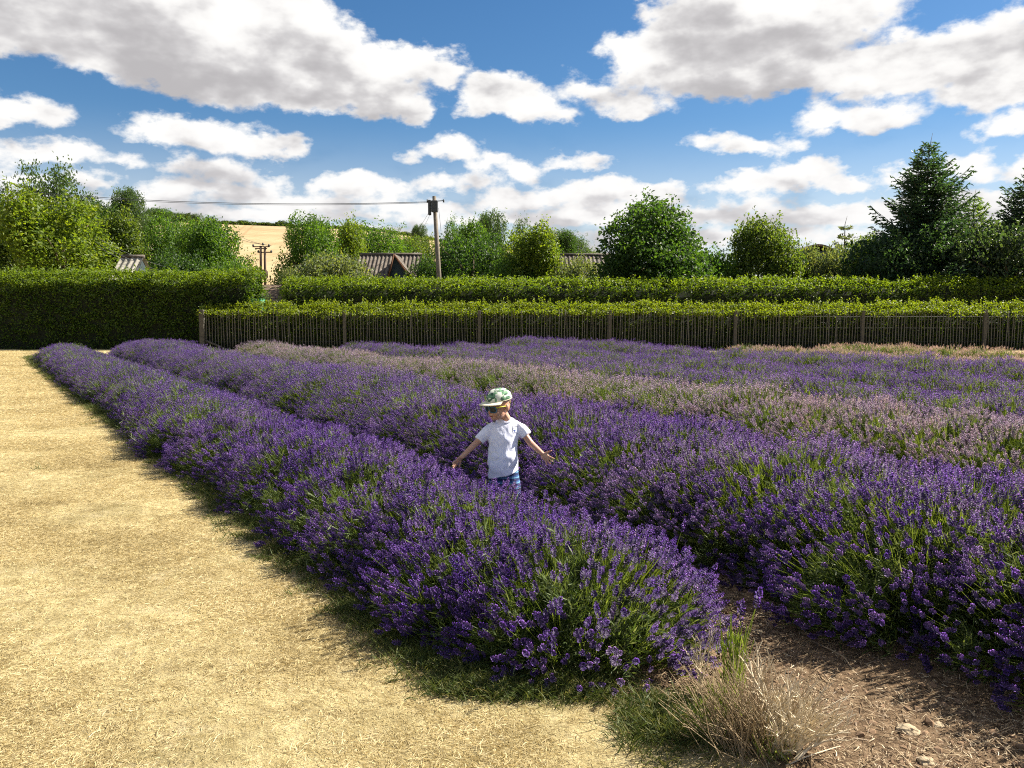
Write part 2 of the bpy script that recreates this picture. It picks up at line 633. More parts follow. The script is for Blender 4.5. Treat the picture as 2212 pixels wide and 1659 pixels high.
def quads_mesh(name, q, tint, mat=None):
    n = len(q)
    v = q.reshape(-1, 3)
    f = np.arange(n * 4).reshape(n, 4)
    return np_mesh(name, v, f, mats=(mat,) if mat else (), attrs={'tint': np.repeat(tint, 4)})


def crown_points(rng, n, blobs, shell=0.62, twig=0.16):
    """clustered points in and on a union of ellipsoids: (M, 3), and a tint that is shared by every twig"""
    b = np.asarray(blobs, float)      # cx cy cz rx ry rz
    wts = (b[:, 3] * b[:, 4]) ** .9
    wts = wts / wts.sum()
    nt = n // 7
    bi = rng.choice(len(b), nt, p=wts)
    d = unit(rng.normal(size=(nt, 3)))
    rad = rng.uniform(shell, 1.06, nt) ** 1.0
    loose = rng.uniform(size=nt) < .07
    rad = np.where(loose, rng.uniform(1.05, 1.45, nt), rad)
    p = b[bi, :3] + d * b[bi, 3:6] * rad[:, None]
    tw = np.clip(rng.normal(0.5, 0.20, nt), 0, 1)
    blobt = rng.normal(0, 0.13, len(b))[bi]
    k = np.repeat(np.arange(nt), 7)
    m = len(k)
    pp = p[k] + rng.normal(size=(m, 3)) * twig + d[k] * rng.uniform(0, .22, m)[:, None]
    tint = np.clip(tw[k] + blobt[k] + rng.normal(0, 0.09, m), 0, 1)
    return pp, tint


def round_blobs(rng, n=22, w=1.0, h=1.0, low=0.18, pointy=0.0):
    """blobs filling a crown of unit half width and unit height (z 0..1)"""
    out = [(0, 0, 0.5 * h, 0.62 * w, 0.62 * w, 0.42 * h)]
    for i in range(n):
        z = rng.uniform(low, 0.92)
        prof = math.sqrt(max(0.05, 1 - ((z - 0.42) / 0.60) ** 2)) * (1 - pointy * max(0, z - .35))
        a = rng.uniform(0, 2 * math.pi)
        rr = prof * rng.uniform(0.40, 0.98)
        s = rng.uniform(0.14, 0.36)
        out.append((math.cos(a) * rr * w, math.sin(a) * rr * w, z * h, s * w, s * w, s * 0.8 * h * .9))
    return out


def make_crown_mesh(name, seed, n, leaf, hw, h, **kw):
    rng = np.random.default_rng(seed)
    bl = [(a * 1, b, c, d, e, f) for (a, b, c, d, e, f) in round_blobs(rng, kw.get('nb', 22), hw, h, kw.get('low', .15), kw.get('pointy', 0))]
    pp, tint = crown_points(rng, n, bl, kw.get('shell', .62), kw.get('twig', .14))
    pp = pp[pp[:, 2] > 0.02 * h]
    tint = tint[:len(pp)]
    return quads_mesh(name, leaf_quads(pp, leaf, rng), tint, M_CROWN)


def limb_mesh(seed, h, hw, base):
    """trunk with limbs reaching into the crown; the crown starts at z = base"""
    rng = random.Random(seed)
    mb = MB()
    top = base + h * 0.75
    mb.tube([(0, 0, -0.3), (0.03, 0.02, base * .5), (0, 0, base), (0.05 * hw, 0, top)], [0.05 * hw + .08, 0.045 * hw + .05, 0.04 * hw + .04, 0.015], 8)
    for i in range(9):
        a = rng.uniform(0, 6.28)
        z0 = base + h * rng.uniform(-.02, .45)
        l = hw * rng.uniform(.5, .85)
        e = Vector((math.cos(a) * l, math.sin(a) * l, z0 + h * rng.uniform(.12, .4)))
        s0 = Vector((0, 0, z0))
        mid = s0.lerp(e, .5) + Vector((0, 0, h * .05))
        mb.tube([s0, mid, e], [0.022 * hw + .02, 0.014 * hw + .012, 0.006], 6)
    return mb.mesh('trunk')


CROWNS = {}
TOPS = {}


def crown_variant(kind):
    if kind not in CROWNS:
        spec = {'broad': (101, 32000, .165, 3.0, 5.2, dict(nb=26)),
                'broad_b': (202, 32000, .165, 3.0, 5.2, dict(nb=22, low=.05)),
                'tall': (303, 21000, .17, 2.0, 5.6, dict(nb=24, low=.05)),
                'airy': (404, 9500, .20, 2.6, 4.6, dict(nb=30, shell=.72, twig=.2)),
                'bush': (505, 15000, .155, 2.4, 2.8, dict(nb=20, low=.02)),
                'broad_c': (606, 32000, .165, 3.0, 4.6, dict(nb=18, low=.02, pointy=.7))}[kind]
        sd, n, leaf, hw, h, kw = spec
        CROWNS[kind] = (make_crown_mesh('crown_' + kind, sd, n, leaf, hw, h, **kw), limb_mesh(sd, h, hw, 0.8), hw, h)
        CROWNS[kind][1].materials.append(M_BARK)
    return CROWNS[kind]


def tree(kind, x, ytop, wpx, D, col, label, name='broadleaf_tree', cat='tree', ybase=None, rz=None, group=None):
    """a tree standing at distance D whose crown spans wpx and tops out at ytop"""
    me, lm, hw, h = crown_variant(kind)
    top = at(x, ytop, D)
    gz = terrain(top.x, top.y)
    if ybase is not None:
        gz2 = at(x, ybase, D).z
        gz = min(gz, gz2)
    half = wpx / 2 / FD * D
    H = top.z - gz
    t = empty(name, (top.x, top.y, gz), rz if rz is not None else random.uniform(0, 6.28))
    sx = half / hw * 1.12
    zm = TOPS.setdefault(kind, float(np.quantile(np.array([v.co.z for v in me.vertices]), .997)))
    sz = H / (zm + 0.8)
    c = link('crown', me, t)
    c.location = (0, 0, 0.8 * sz)
    c.scale = (sx, sx, sz)
    c.color = (*col, 1)
    tr = link('trunk', lm, t)
    tr.scale = (sx, sx, sz)
    tag(t, label, cat, group)
    return t


GREEN = (0.066, 0.129, 0.022)
DEEP = (0.040, 0.083, 0.020)
YEL = (0.112, 0.162, 0.022)
OLIVE = (0.084, 0.124, 0.027)
GREY = (0.112, 0.139, 0.071)
BLUEG = (0.051, 0.090, 0.039)

TREES = [
    # left
    ('airy', 106, 352, 120, 78, BLUEG, 'tall airy grey-green tree rising behind the yellow-green willow at the left'),
    ('airy', -12, 396, 90, 70, BLUEG, 'thin dark tree cut off by the left picture edge'),
    ('broad', 30, 446, 190, 50, OLIVE, 'olive-green bushy tree at the left edge behind the tall hedge'),
    ('tall', 128, 416, 185, 47, YEL, 'large yellow-green tree behind the tall left hedge'),
    ('broad_b', 190, 428, 120, 105, DEEP, 'dark tree on the slope between the yellow-green tree and the round dark one'),
    ('tall', 235, 458, 120, 52, OLIVE, 'dark olive tree beside the corrugated shed roof on the left'),
    ('broad', 272, 408, 84, 108, BLUEG, 'dark rounded tree standing out on the hill skyline at the left'),
    ('broad_b', 350, 474, 150, 66, GREEN, 'mid-green tree left of the golden field, half hidden by its larger neighbour'),
    ('broad', 440, 474, 168, 54, GREEN, 'big rounded green tree at the left side of the golden field'),
    ('broad_b', 398, 480, 110, 72, DEEP, 'deep green tree behind the big rounded one at the left side of the golden field'),
    ('broad_b', 215, 440, 90, 150, DEEP, 'dark tree on the skyline left of the rounded skyline tree'),
    ('bush', 340, 450, 60, 190, DEEP, 'dark skyline bush right of the rounded skyline tree'),
    # centre
    ('broad', 676, 470, 140, 58, GREEN, 'rounded bright green tree at the right side of the golden field'),
    ('broad_c', 752, 480, 118, 62, YEL, 'yellow-tipped tree left of the barn ridge'),
    ('broad_b', 832, 488, 160, 74, GREEN, 'mound-shaped green tree behind the corrugated barn'),
    ('bush', 705, 548, 160, 46, GREY, 'silvery grey-green willow scrub left of the corrugated barn'),
    ('broad', 905, 486, 36, 150, BLUEG, 'small lone tree on the far ridge left of the telegraph pole'),
    ('bush', 902, 512, 84, 90, OLIVE, 'pale scrub on the slope behind the telegraph pole'),
    ('broad', 1060, 459, 74, 98, BLUEG, 'dark tree rising highest behind the trees right of the telegraph pole'),
    ('broad_b', 985, 481, 70, 82, GREEN, 'small rounded green tree just right of the telegraph pole'),
    ('broad_c', 1018, 480, 100, 74, GREEN, 'pointed green tree in the middle distance right of the telegraph pole'),
    ('airy', 1126, 474, 44, 90, BLUEG, 'slim dark treetop between the highest dark tree and the lime one'),
    ('broad_b', 1020, 500, 190, 51, DEEP, 'wide dark green tree directly right of the telegraph pole'),
    ('tall', 1142, 488, 120, 49, YEL, 'lime-green upright tree beside the dark wide one'),
    ('broad', 1205, 497, 84, 115, DEEP, 'distant dark round tree left of its smaller twin above the long roof'),
    ('broad_b', 1252, 508, 68, 118, BLUEG, 'smaller distant round tree above the long roof'),
    ('bush', 1232, 556, 120, 48, GREY, 'grey-green creeper bush in front of the long corrugated roof'),
    ('bush', 500, 566, 84, 50, GREEN, 'green bush at the right foot of the big rounded green tree'),
    ('bush', 622, 580, 50, 47, GREY, 'grey-green bush just right of the twin electricity poles'),
    ('bush', 385, 545, 120, 50, DEEP, 'dark low bush between the shed roof and the big rounded tree'),
    ('bush', 930, 556, 90, 50, DEEP, 'dark low bush at the foot of the telegraph pole'),
    ('broad_b', 870, 505, 90, 80, OLIVE, 'olive scrubby tree on the slope right of the mound-shaped tree'),
    ('bush', 1110, 556, 90, 48, GREEN, 'green bush filling the foot of the lime-green tree'),
    ('bush', 1170, 520, 90, 70, GREEN, 'green bush right of the lime-green tree'),
    ('broad_b', 1290, 540, 80, 120, OLIVE, 'far olive tree just left of the big domed tree'),
    # right
    ('broad_c', 1420, 436, 270, 45, DEEP, 'largest dark broadleaf tree, domed, right of centre'),
    ('bush', 1545, 548, 120, 47, GREEN, 'low green tree tucked against the right side of the big domed one'),
    ('broad_c', 1645, 476, 180, 47, OLIVE, 'yellow-topped broadleaf tree between the domed tree and the spruces'),
    ('bush', 1785, 530, 110, 47, GREY, 'small grey-green bush in front of the dark barn roof'),
    ('bush', 1725, 545, 110, 48, DEEP, 'low dark bush at the right foot of the yellow-topped tree'),
    ('broad', 1885, 512, 150, 48, OLIVE, 'olive bushy tree at the left foot of the tall spruce'),
]
for (k, x, yt, w, D, c, lab) in TREES:
    tree(k, x, yt, w, D, c, lab)

# ---- conifers
M_NEEDLE = M_CROWN


def conifer_mesh(seed, H, base_r, n_whorl, leader=1.0, dens=1.0, droop=0.0):
    rng = np.random.default_rng(seed)
    P0, P1, Wd, tint = [], [], [], []
    limbs = MB()
    limbs.tube([(0, 0, -.3), (0.04, 0, H * .5), (0, 0, H * .93), (.12, 0, H)], [H * .016, H * .010, .02, .006], 7)
    for i in range(n_whorl):
        f = (i + rng.uniform(-.2, .2)) / n_whorl
        z = H * (0.06 + 0.90 * f)
        Lr = base_r * (1 - f) ** 0.85 * rng.uniform(.8, 1.1) + .22
        if f > .93:
            Lr = .38
        nb = int(rng.integers(7, 10)) if f < .9 else 5
        a0 = rng.uniform(0, 6.28)
        for j in range(nb):
            a = a0 + j * 6.283 / nb + rng.uniform(-.25, .25)
            L = Lr * rng.uniform(.65, 1.15)
            up = rng.uniform(.05, .35) if f > .55 else rng.uniform(-.12, .18) - droop
            d = np.array([math.cos(a), math.sin(a), 0])
            ns = max(3, int(L / .17))
            pts = []
            for q in range(ns + 1):
                u = q / ns
                pts.append(np.array([0, 0, z]) + d * L * u + np.array([0, 0, L * (up * u + .22 * u * u - .10 * math.sin(u * 3.14))]))
            if L > .8:
                limbs.tube([tuple(pts[0]), tuple(pts[ns // 2]), tuple(pts[-1])], [.012 + L * .008, .010 + L * .004, .005], 4, cap=False)
            bt = rng.normal(.5, .14)
            side = np.array([-math.sin(a), math.cos(a), 0])
            for q in range(1, ns + 1):
                u = q / ns
                tl = (L * .42 * (1.05 - u) + .14) * rng.uniform(.7, 1.2)
                for sgn in (-1, 1):
                    td = unit(side * sgn + d * rng.uniform(.5, 1.0) + np.array([0, 0, rng.uniform(-.25, .3)]))
                    m = max(2, int(tl / .085 * dens))
                    for w in range(m):
                        c = pts[q] + td * tl * (w + .5) / m
                        dd = unit(td + rng.normal(size=3) * .45)
                        ln = rng.uniform(.11, .2)
                        P0.append(c - dd * ln * .4)
                        P1.append(c + dd * ln)
                        Wd.append(rng.uniform(.030, .055))
                        tint.append(bt + rng.normal(0, .12))
                c = pts[q]
                P0.append(pts[q - 1]); P1.append(c + (c - pts[q - 1]) * .6); Wd.append(.035); tint.append(bt + .1)
    P0, P1, Wd = np.array(P0), np.array(P1), np.array(Wd)
    ax = unit(P1 - P0)
    s1 = unit(np.cross(ax, rng.normal(size=P0.shape)))
    mid = (P0 + P1) / 2 + np.cross(ax, s1) * Wd[:, None] * .5
    q = np.stack([P0, mid - s1 * Wd[:, None], P1, mid + s1 * Wd[:, None]], axis=1)
    return quads_mesh('needles', q, np.clip(np.array(tint), 0, 1), M_CROWN), limbs.mesh('trunk')


def conifer(seed, x, ytop, wpx, D, col, label, whorls=34, dens=1.0, name='spruce_tree', lean=0.0):
    top = at(x, ytop, D)
    gz = terrain(top.x, top.y)
    H = top.z - gz
    me, lm = conifer_mesh(seed, H, wpx / 2 / FD * D, whorls, dens=dens)
    t = empty(name, (top.x - lean, top.y, gz), 0)
    c = link('crown', me, t)
    c.color = (*col, 1)
    if lean:
        t.rotation_euler = (0, math.atan2(lean, H), 0)
    link('trunk', lm, t, M_BARK)
    tag(t, label, 'tree')
    return t


conifer(1, 2010, 287, 370, 45, (0.029, 0.060, 0.034), 'tallest dark blue-green spruce with a bare pointed leader', 40, 1.15, lean=.25)
conifer(2, 2104, 408, 190, 47, (0.085, 0.135, 0.050), 'paler green conifer between the tallest spruce and the right picture edge', 26, .9, lean=-.3)
conifer(3, 2232, 345, 300, 44, (0.028, 0.054, 0.034), 'dark spruce cut off by the right picture edge', 32, 1.0)
conifer(4, 1826, 466, 60, 49, (0.075, 0.095, 0.055), 'young spruce whose thin bare tip shows above the olive tree', 12, .5, name='young_spruce')
tree('broad_b', 2095, 470, 230, 50, (0.034, 0.066, 0.034), 'dark green undergrowth tree between the spruce trunks')
tree('bush', 1955, 505, 200, 44, (0.032, 0.066, 0.030), 'dark bushy tree filling the foot of the tallest spruce')
tree('bush', 2180, 480, 210, 42, (0.040, 0.068, 0.036), 'dull green bushy tree below the right-hand spruce')
# trees round the place, seen only in part
tree('bush', 548, 618, 70, 47, GREEN, 'low green bush at the foot of the twin electricity poles')


# ---- hedges
def hedge(name, a, b, h, depth, n, leaf, seed, col, label, z0=0.0, topn=.42, sprouts=200, wav=.1, shoulder=.42, spill=0):
    """a clipped hedge from a to b (front line, ground), solid dark core to block light and leaves over front, top and ends"""
    rng = np.random.default_rng(seed)
    a, b = np.array(a, float), np.array(b, float)
    L = np.linalg.norm(b - a)
    u = (b - a) / L
    v = np.array([-u[1], u[0]])          # pointing away from the camera for a left-to-right line
    root = empty(name, (a[0], a[1], 0), math.atan2(u[1], u[0]))
    # inside: solid dark core added to block light between the leaves
    nx = int(L / .7)
    vs, fs = [], []
    for i in range(nx + 1):
        x = L * i / nx
        hh = h + wav * mnoise.noise(Vector((x * .35, seed, 0))) * 2 - .22
        e = .25 if 0 < i < nx else 0
        for (yy, zz) in ((.20, z0 + .02), (.18, hh - .55), (.60, hh - .04), (depth - .2, hh), (depth - .15, z0 + .02)):
            xx = min(max(x, .2), L - .2)
            vs.append((xx, yy + .06 * mnoise.noise(Vector((x * 2, yy, zz))), zz))
    for i in range(nx):
        for k in range(4):
            fs.append((i * 5 + k, (i + 1) * 5 + k, (i + 1) * 5 + k + 1, i * 5 + k + 1))
    link('twigs', np_mesh('twigs', vs, fs), root, M_CORE)  # one solid sheet, the added light-blocking core
    nt = int(n * topn)
    nf = n - nt
    hx = lambda x: h + wav * 2 * np.array([mnoise.noise(Vector((q * .35, seed, 0))) for q in x])
    k = 7
    tx = rng.uniform(0, L, nt // k)
    ty = rng.uniform(0, 1, nt // k) ** 1.5 * depth - .04
    sh_ = shoulder * np.clip(1 - ty / .55, 0, 1) ** 1.6
    lumps = np.array([mnoise.noise(Vector((q * 1.1, w * 1.5, seed + 5))) for q, w in zip(tx, ty)])
    tp = np.stack([tx, ty, hx(tx) - sh_ - rng.exponential(.07, nt // k) + .05 + lumps * .22], 1)
    fx = rng.uniform(0, L, nf // k)
    fz = rng.uniform(z0, 1, nf // k) ** .8
    bul = np.array([.17 * mnoise.noise(Vector((q * .9, w * 3, seed))) for q, w in zip(fx, fz)])
    fp = np.stack([fx, .04 + bul + rng.exponential(.06, nf // k), z0 + fz * (hx(fx) - shoulder * .8 - z0)], 1)
    ne = nf // 14
    ep = np.stack([rng.choice([0.02, L - .02], ne // k + 1), rng.uniform(0, depth, ne // k + 1), rng.uniform(z0, h, ne // k + 1)], 1)
    twp = np.concatenate([tp, fp, ep])
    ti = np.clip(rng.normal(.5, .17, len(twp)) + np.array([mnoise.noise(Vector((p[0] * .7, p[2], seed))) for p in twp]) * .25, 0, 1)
    ti[:len(tp)] = np.clip(ti[:len(tp)] + .30, 0, 1)  # young yellow top leaves, lightened as well to paint in the sunlit band
    ti[len(tp):] = np.clip(ti[len(tp):] - .22, 0, 1)  # front and end leaves darkened to paint in the shaded face
    kk = np.repeat(np.arange(len(twp)), k)
    pp = twp[kk] + rng.normal(size=(len(kk), 3)) * leaf * .7
    tint = np.clip(ti[kk] + rng.normal(0, .09, len(kk)), 0, 1)
    if spill:
        sx_ = rng.uniform(0, L, spill)
        drop = np.array([.03 + .42 * max(0, mnoise.noise(Vector((q * .55, 3.3, seed))) + .12) for q in sx_])
        sz_ = rng.uniform(0, 1, spill) ** 1.3
        sp_ = np.stack([sx_, -.22 + .10 * rng.normal(size=spill), hx(sx_) - shoulder * .7 - drop * sz_], 1)
        k2 = np.repeat(np.arange(spill), k)
        pp = np.concatenate([pp, sp_[k2] + rng.normal(size=(len(k2), 3)) * leaf * .7])
        tint = np.concatenate([tint, np.clip(rng.normal(.72, .15, len(k2)), 0, 1)])
    # shoots standing up out of the top
    sx = rng.uniform(0, L, sprouts)
    shh = rng.uniform(.08, .50, sprouts) * (rng.uniform(size=sprouts) ** .7)
    sh = []
    for x, q in zip(sx, shh):
        y = rng.uniform(0, depth)
        m = 3 + int(q / .05)
        for w in range(m):
            sh.append((x + rng.normal(0, .03), y + rng.normal(0, .03), hx([x])[0] + q * w / m))
    sh = np.array(sh)
    pp = np.concatenate([pp, sh])
    tint = np.concatenate([tint, rng.uniform(.55, .9, len(sh))])
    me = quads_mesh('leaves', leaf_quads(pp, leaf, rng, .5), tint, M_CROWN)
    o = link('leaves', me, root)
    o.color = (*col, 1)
    o['kind'] = 'stuff'
    tag(root, label, 'hedge')
    return root


HY = 34.6
pL0, pL1 = at(-700, 755, HY), at(548, 755, HY)
HG = (0.078, 0.127, 0.015)
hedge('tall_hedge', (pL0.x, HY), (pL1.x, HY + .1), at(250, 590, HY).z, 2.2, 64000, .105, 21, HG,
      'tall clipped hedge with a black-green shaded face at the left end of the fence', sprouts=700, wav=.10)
pR0, pR1 = at(607, 700, 40), at(3000, 700, 40)
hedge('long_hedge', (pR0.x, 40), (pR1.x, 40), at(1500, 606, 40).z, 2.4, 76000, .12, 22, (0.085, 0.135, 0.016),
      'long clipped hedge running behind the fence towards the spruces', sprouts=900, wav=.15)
# trailing growth right behind the paling fence
FY = 34.0
f0, f1 = at(440, 755, FY), at(2330, 755, FY)
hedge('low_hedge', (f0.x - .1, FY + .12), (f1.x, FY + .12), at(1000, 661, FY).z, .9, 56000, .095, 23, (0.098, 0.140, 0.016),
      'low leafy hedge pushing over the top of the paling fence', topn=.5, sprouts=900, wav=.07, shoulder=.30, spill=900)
# field hedge along the skyline
rl = empty('field_hedge', (0, 0, 0))
rng = np.random.default_rng(5)
pts = []
for x in np.arange(150, 1300, 2.2):
    for _ in range(22):
        xx = x + rng.uniform(-2, 2)
        az_ = math.atan((xx - 1106) / FD)
        rr = 262 + rng.uniform(-3, 3)
        X, Y = rr * math.sin(az_), rr * math.cos(az_)
        hh = 1.1 + 1.6 * max(0, mnoise.noise(Vector((xx * .03, 1, 0)))) + (3.2 if xx < 420 else 0) * max(0, mnoise.noise(Vector((xx * .02, 9, 0))) + .35)
        pts.append((X, Y, terrain(X, Y) - .3 + rng.uniform(0, 1) * hh))
pts = np.array(pts)
o = link('leaves', quads_mesh('leaves', leaf_quads(pts, 1.0, rng), np.clip(rng.normal(.5, .2, len(pts)), 0, 1), M_CROWN), rl)
o.color = (0.05, 0.075, 0.02, 1)
o['kind'] = 'stuff'
tag(rl, 'thin dark hedge along the skyline above the golden field', 'hedge')
for x, yt, w in ((300, 462, 44), (365, 458, 60), (410, 462, 50), (455, 470, 26), (502, 478, 20), (525, 476, 24), (548, 480, 14), (575, 480, 20)):
    t = tree('bush', x, yt, w, 250, (0.05, 0.08, 0.025), 'x', name='skyline_bush', cat='bush', group='bushes along the skyline hedge')
    t['label'] = {300: 'low dark bush on the skyline just right of the round dark tree', 365: 'widest of the skyline bushes above the big green tree',
                  410: 'skyline bush second from the left above the big green tree', 455: 'small skyline bush over the right shoulder of the big green tree',
                  502: 'tiny bush on the skyline at the left corner of the golden field', 525: 'rounded tiny bush next along the golden field skyline',
                  548: 'smallest bush on the golden field skyline', 575: 'lone round bush furthest right on the golden field skyline'}[x]

# ------------------------------------------------------------------ paling fence
fence = empty('paling_fence', (f0.x, FY, 0))
tag(fence, 'long grey chestnut paling fence with wires and square posts', 'fence')
FTOP = at(900, 672, FY).z
FL = at(2300, 755, FY).x - f0.x
pick_meshes = []
for i in range(8):
    r_ = random.Random(i)
    mb = MB()
    a, b = r_.uniform(-.012, .012), r_.uniform(-.012, .012)
    h = FTOP + .02 + r_.uniform(-.05, .05)
    w = r_.uniform(.016, .022)
    mb.tube([(0, 0, -.05), (a, .003, h * .33), (b, -.003, h * .66), (a * .5, 0, h - .04), (a * .5, 0, h)], [w, w * 1.05, w * .95, w * .9, w * .35], 5)
    me = mb.mesh('picket')
    me.materials.append(M_WOODGREY)
    pick_meshes.append(me)
NP = 296
for i in range(NP):
    o = link('picket', pick_meshes[random.randrange(8)], fence)
    o.location = (.14 + (FL - .2) * i / (NP - 1) + random.uniform(-.012, .012), random.uniform(-.01, .01), 0)
    o.rotation_euler = (random.uniform(-.02, .02), random.gauss(0, .022), random.uniform(0, 6.28))
    o.scale = (random.uniform(.8, 1.25),) * 2 + (random.uniform(.96, 1.03),)
for z in (.35, .9, 1.38):
    mb = MB()
    mb.tube([(0, .03, z), (FL * .3, .03, z - .015), (FL * .6, .03, z + .01), (FL, .03, z)], .006, 5)
    mb.build('wire', M_WIRE, fence)
for i, px in enumerate((442, 747, 1036, 1316, 1585, 1858, 2120, 2212 + 180)):
    X = at(px, 755, FY).x - f0.x
    mb = MB()
    w = (.19 if i == 0 else .13)
    mb.box((X, -.09 - w / 2, FTOP / 2 - .02), (w, w, FTOP + .1 + (.05 if i in (0, 6) else 0)), bev=.008)
    mb.build('post', M_POST, fence)
for i, (xa, za, xb, zb) in enumerate(((.1, .42, 1.15, -.02),)):
    mb = MB()
    mb.tube([(xa, -.18, za), (xb, -.22, zb)], .05, 4)
    mb.build('strut', M_POST, fence)

# ------------------------------------------------------------------ poles and wires
def catenary(a, b, sag, n=14):
    return [tuple(Vector(a).lerp(Vector(b), i / n) - Vector((0, 0, sag * 4 * (i / n) * (1 - i / n)))) for i in range(n + 1)]


PD = 45.0
tp, bp = at(938, 424, PD), at(949, 612, PD)
base = tp + (bp - tp) * ((tp.z + .5) / (tp.z - bp.z))
tele = empty('telegraph_pole', (base.x, base.y, 0))
loc = Vector((base.x, base.y, 0))
mb = MB()
mb.tube([base - loc, (base + tp) / 2 - loc, tp - loc], [.15, .13, .105], 12)
mb.build('pole', M_POLE, tele)
mb = MB()
bx = at(939, 447, PD) - loc
mb.box(bx + Vector((.02, -.24, 0)), (.34, .24, .62), bev=.02)
mb.build('transformer_box', M_METAL, tele)
mb = MB()
mb.box(bx + Vector((-.26, -.12, -.05)), (.16, .22, .8), bev=.02)
mb.build('cable_terminal', M_METAL, tele)
mb = MB()
ta = at(940, 434, PD) - loc
mb.tube([ta + Vector((-.45, 0, -.05)), ta + Vector((.5, 0, .02))], .025, 6)
mb.tube([ta + Vector((-.42, 0, -.08)), ta + Vector((-.42, 0, .08))], .04, 8)
mb.tube([ta + Vector((.46, 0, -.08)), ta + Vector((.46, 0, .08))], .04, 8)
mb.build('bracket', M_METAL, tele)
mb = MB()
mb.tube(catenary(at(944, 450, PD) - loc + Vector((.1, -.2, 0)), at(946, 500, PD) - loc + Vector((.18, -.15, 0)), -.05, 5), .012, 4)
mb.build('down_lead', M_WIRE, tele)
tag(tele, 'single weathered telegraph pole with dark box near its top, behind the long hedge', 'pole')

def wire(a, b, sag, r, label, name='overhead_wire', group='overhead wires'):
    mb = MB()
    mb.tube(catenary(a, b, sag, 16), r, 5)
    o = mb.build(name, M_WIRE, None)
    return tag(o, label, 'wire', group)


wl = at(-120, 395, 52)
wire(at(935, 435.5, PD), wl, .55, .016, 'overhead wire running left from the telegraph pole across the sky, upper strand')
wire(at(935, 437.5, PD), wl - Vector((0, 0, .1)), .55, .012, 'overhead wire running left from the telegraph pole across the sky, lower strand')
wire(at(934, 444, PD), at(884, 512, 58), .25, .008, 'slack stay wire slanting down left from the telegraph pole')
wire(at(935, 448, PD), at(905, 500, 58), .2, .008, 'second slack stay wire slanting down from the telegraph pole box')

# twin pole
HD = 88.0
hp = at(565, 640, HD)
twin = empty('twin_electricity_pole', (hp.x, hp.y, terrain(hp.x, hp.y)))
loc = Vector(twin.location)
for px, yt in ((563, 531), (572, 532)):
    mb = MB()
    t_ = at(px, yt, HD) - loc
    b_ = at(px + 1.2, 640, HD) - loc
    mb.tube([(b_.x, b_.y, -.5), t_], [.15, .12], 8)
    mb.build('pole', M_DARKPOLE, twin)
for (xa, xb, y) in ((546, 582, 533), (551, 577, 537), (557, 587, 545)):
    mb = MB()
    mb.box((at((xa + xb) / 2, y, HD) - loc), (abs(at(xa, y, HD).x - at(xb, y, HD).x), .1, .11))
    mb.build('crossarm', M_DARKPOLE, twin)
for (x, y) in ((547, 530), (568, 527), (581, 530), (558, 543), (586, 543)):
    mb = MB()
    c = at(x, y, HD) - loc
    mb.tube([c - Vector((0, 0, .16)), c, c + Vector((0, 0, .14))], [.09, .12, .05], 8)
    mb.build('insulator', M_METAL, twin)
mb = MB()
c = at(568, 592, HD) - loc
mb.box(c, (.75, .5, .95), bev=.05)
mb.tube([c + Vector((-.5, -.1, .3)), c + Vector((-.5, -.1, -.4))], .06, 6)
mb.tube([c + Vector((.5, -.1, .3)), c + Vector((.5, -.1, -.4))], .06, 6)
mb.build('transformer', M_DARKPOLE, twin)
tag(twin, 'dark twin electricity pole with cross arms standing against the golden field', 'pole')
for i, (x0, y0, x1, y1, lab) in enumerate(((547, 531, 205, 480, 'top'), (558, 545, 205, 492, 'middle'), (560, 549, 205, 500, 'lowest'))):
    wire(at(x0, y0 + 42, 56), at(x1, y1 + 30, 44), 1.1, .010, 'thin service wire sagging across the green trees on the left, %s strand' % lab)
for x0, x1, lab in ((567, 430, 'left'), (581, 455, 'right')):
    pass
wire(at(581, 530, HD), at(480, 494, 240), .8, .03, 'left of two thin wires climbing over the golden field')
wire(at(586, 531, HD), at(500, 494, 240), .8, .03, 'right of two thin wires climbing over the golden field')


# ------------------------------------------------------------------ roofs and barns
def mat_roof(name, a, b, c):
    m, t, out = material(name)
    tc = t.new('ShaderNodeTexCoord').outputs['Object']
    n = t.noise(tc, 2.2, 6, 0.65)
    n2 = t.noise(tc, 14, 4, 0.6)
    col = t.ramp(t.math('ADD', t.math('MULTIPLY', n, .6), t.math('MULTIPLY', n2, .4)), [(0.36, a), (0.5, b), (0.64, c)])
    p = t.new('ShaderNodeBsdfPrincipled')
    t.put(p.inputs['Base Color'], col)
    p.inputs['Roughness'].default_value = .9
    t.put(out.inputs[0], p.outputs[0])
    return m


M_ROOF = mat_roof('mossy_corrugated_sheet', (.040, .030, .020), (.095, .075, .058), (.16, .14, .12))
M_ROOFP = mat_roof('pale_corrugated_sheet', (.12, .11, .085), (.24, .225, .185), (.36, .34, .30))
M_RUST = mat_simple('rusty_ridge', (.13, .06, .03), .9, nscale=6, nmix=.5)
M_BOARD = mat_simple('dark_boards', (.03, .045, .05), .85, nscale=5)
M_BRICKW = mat_simple('old_wall', (.12, .085, .06), .9, nscale=7, nmix=.4)


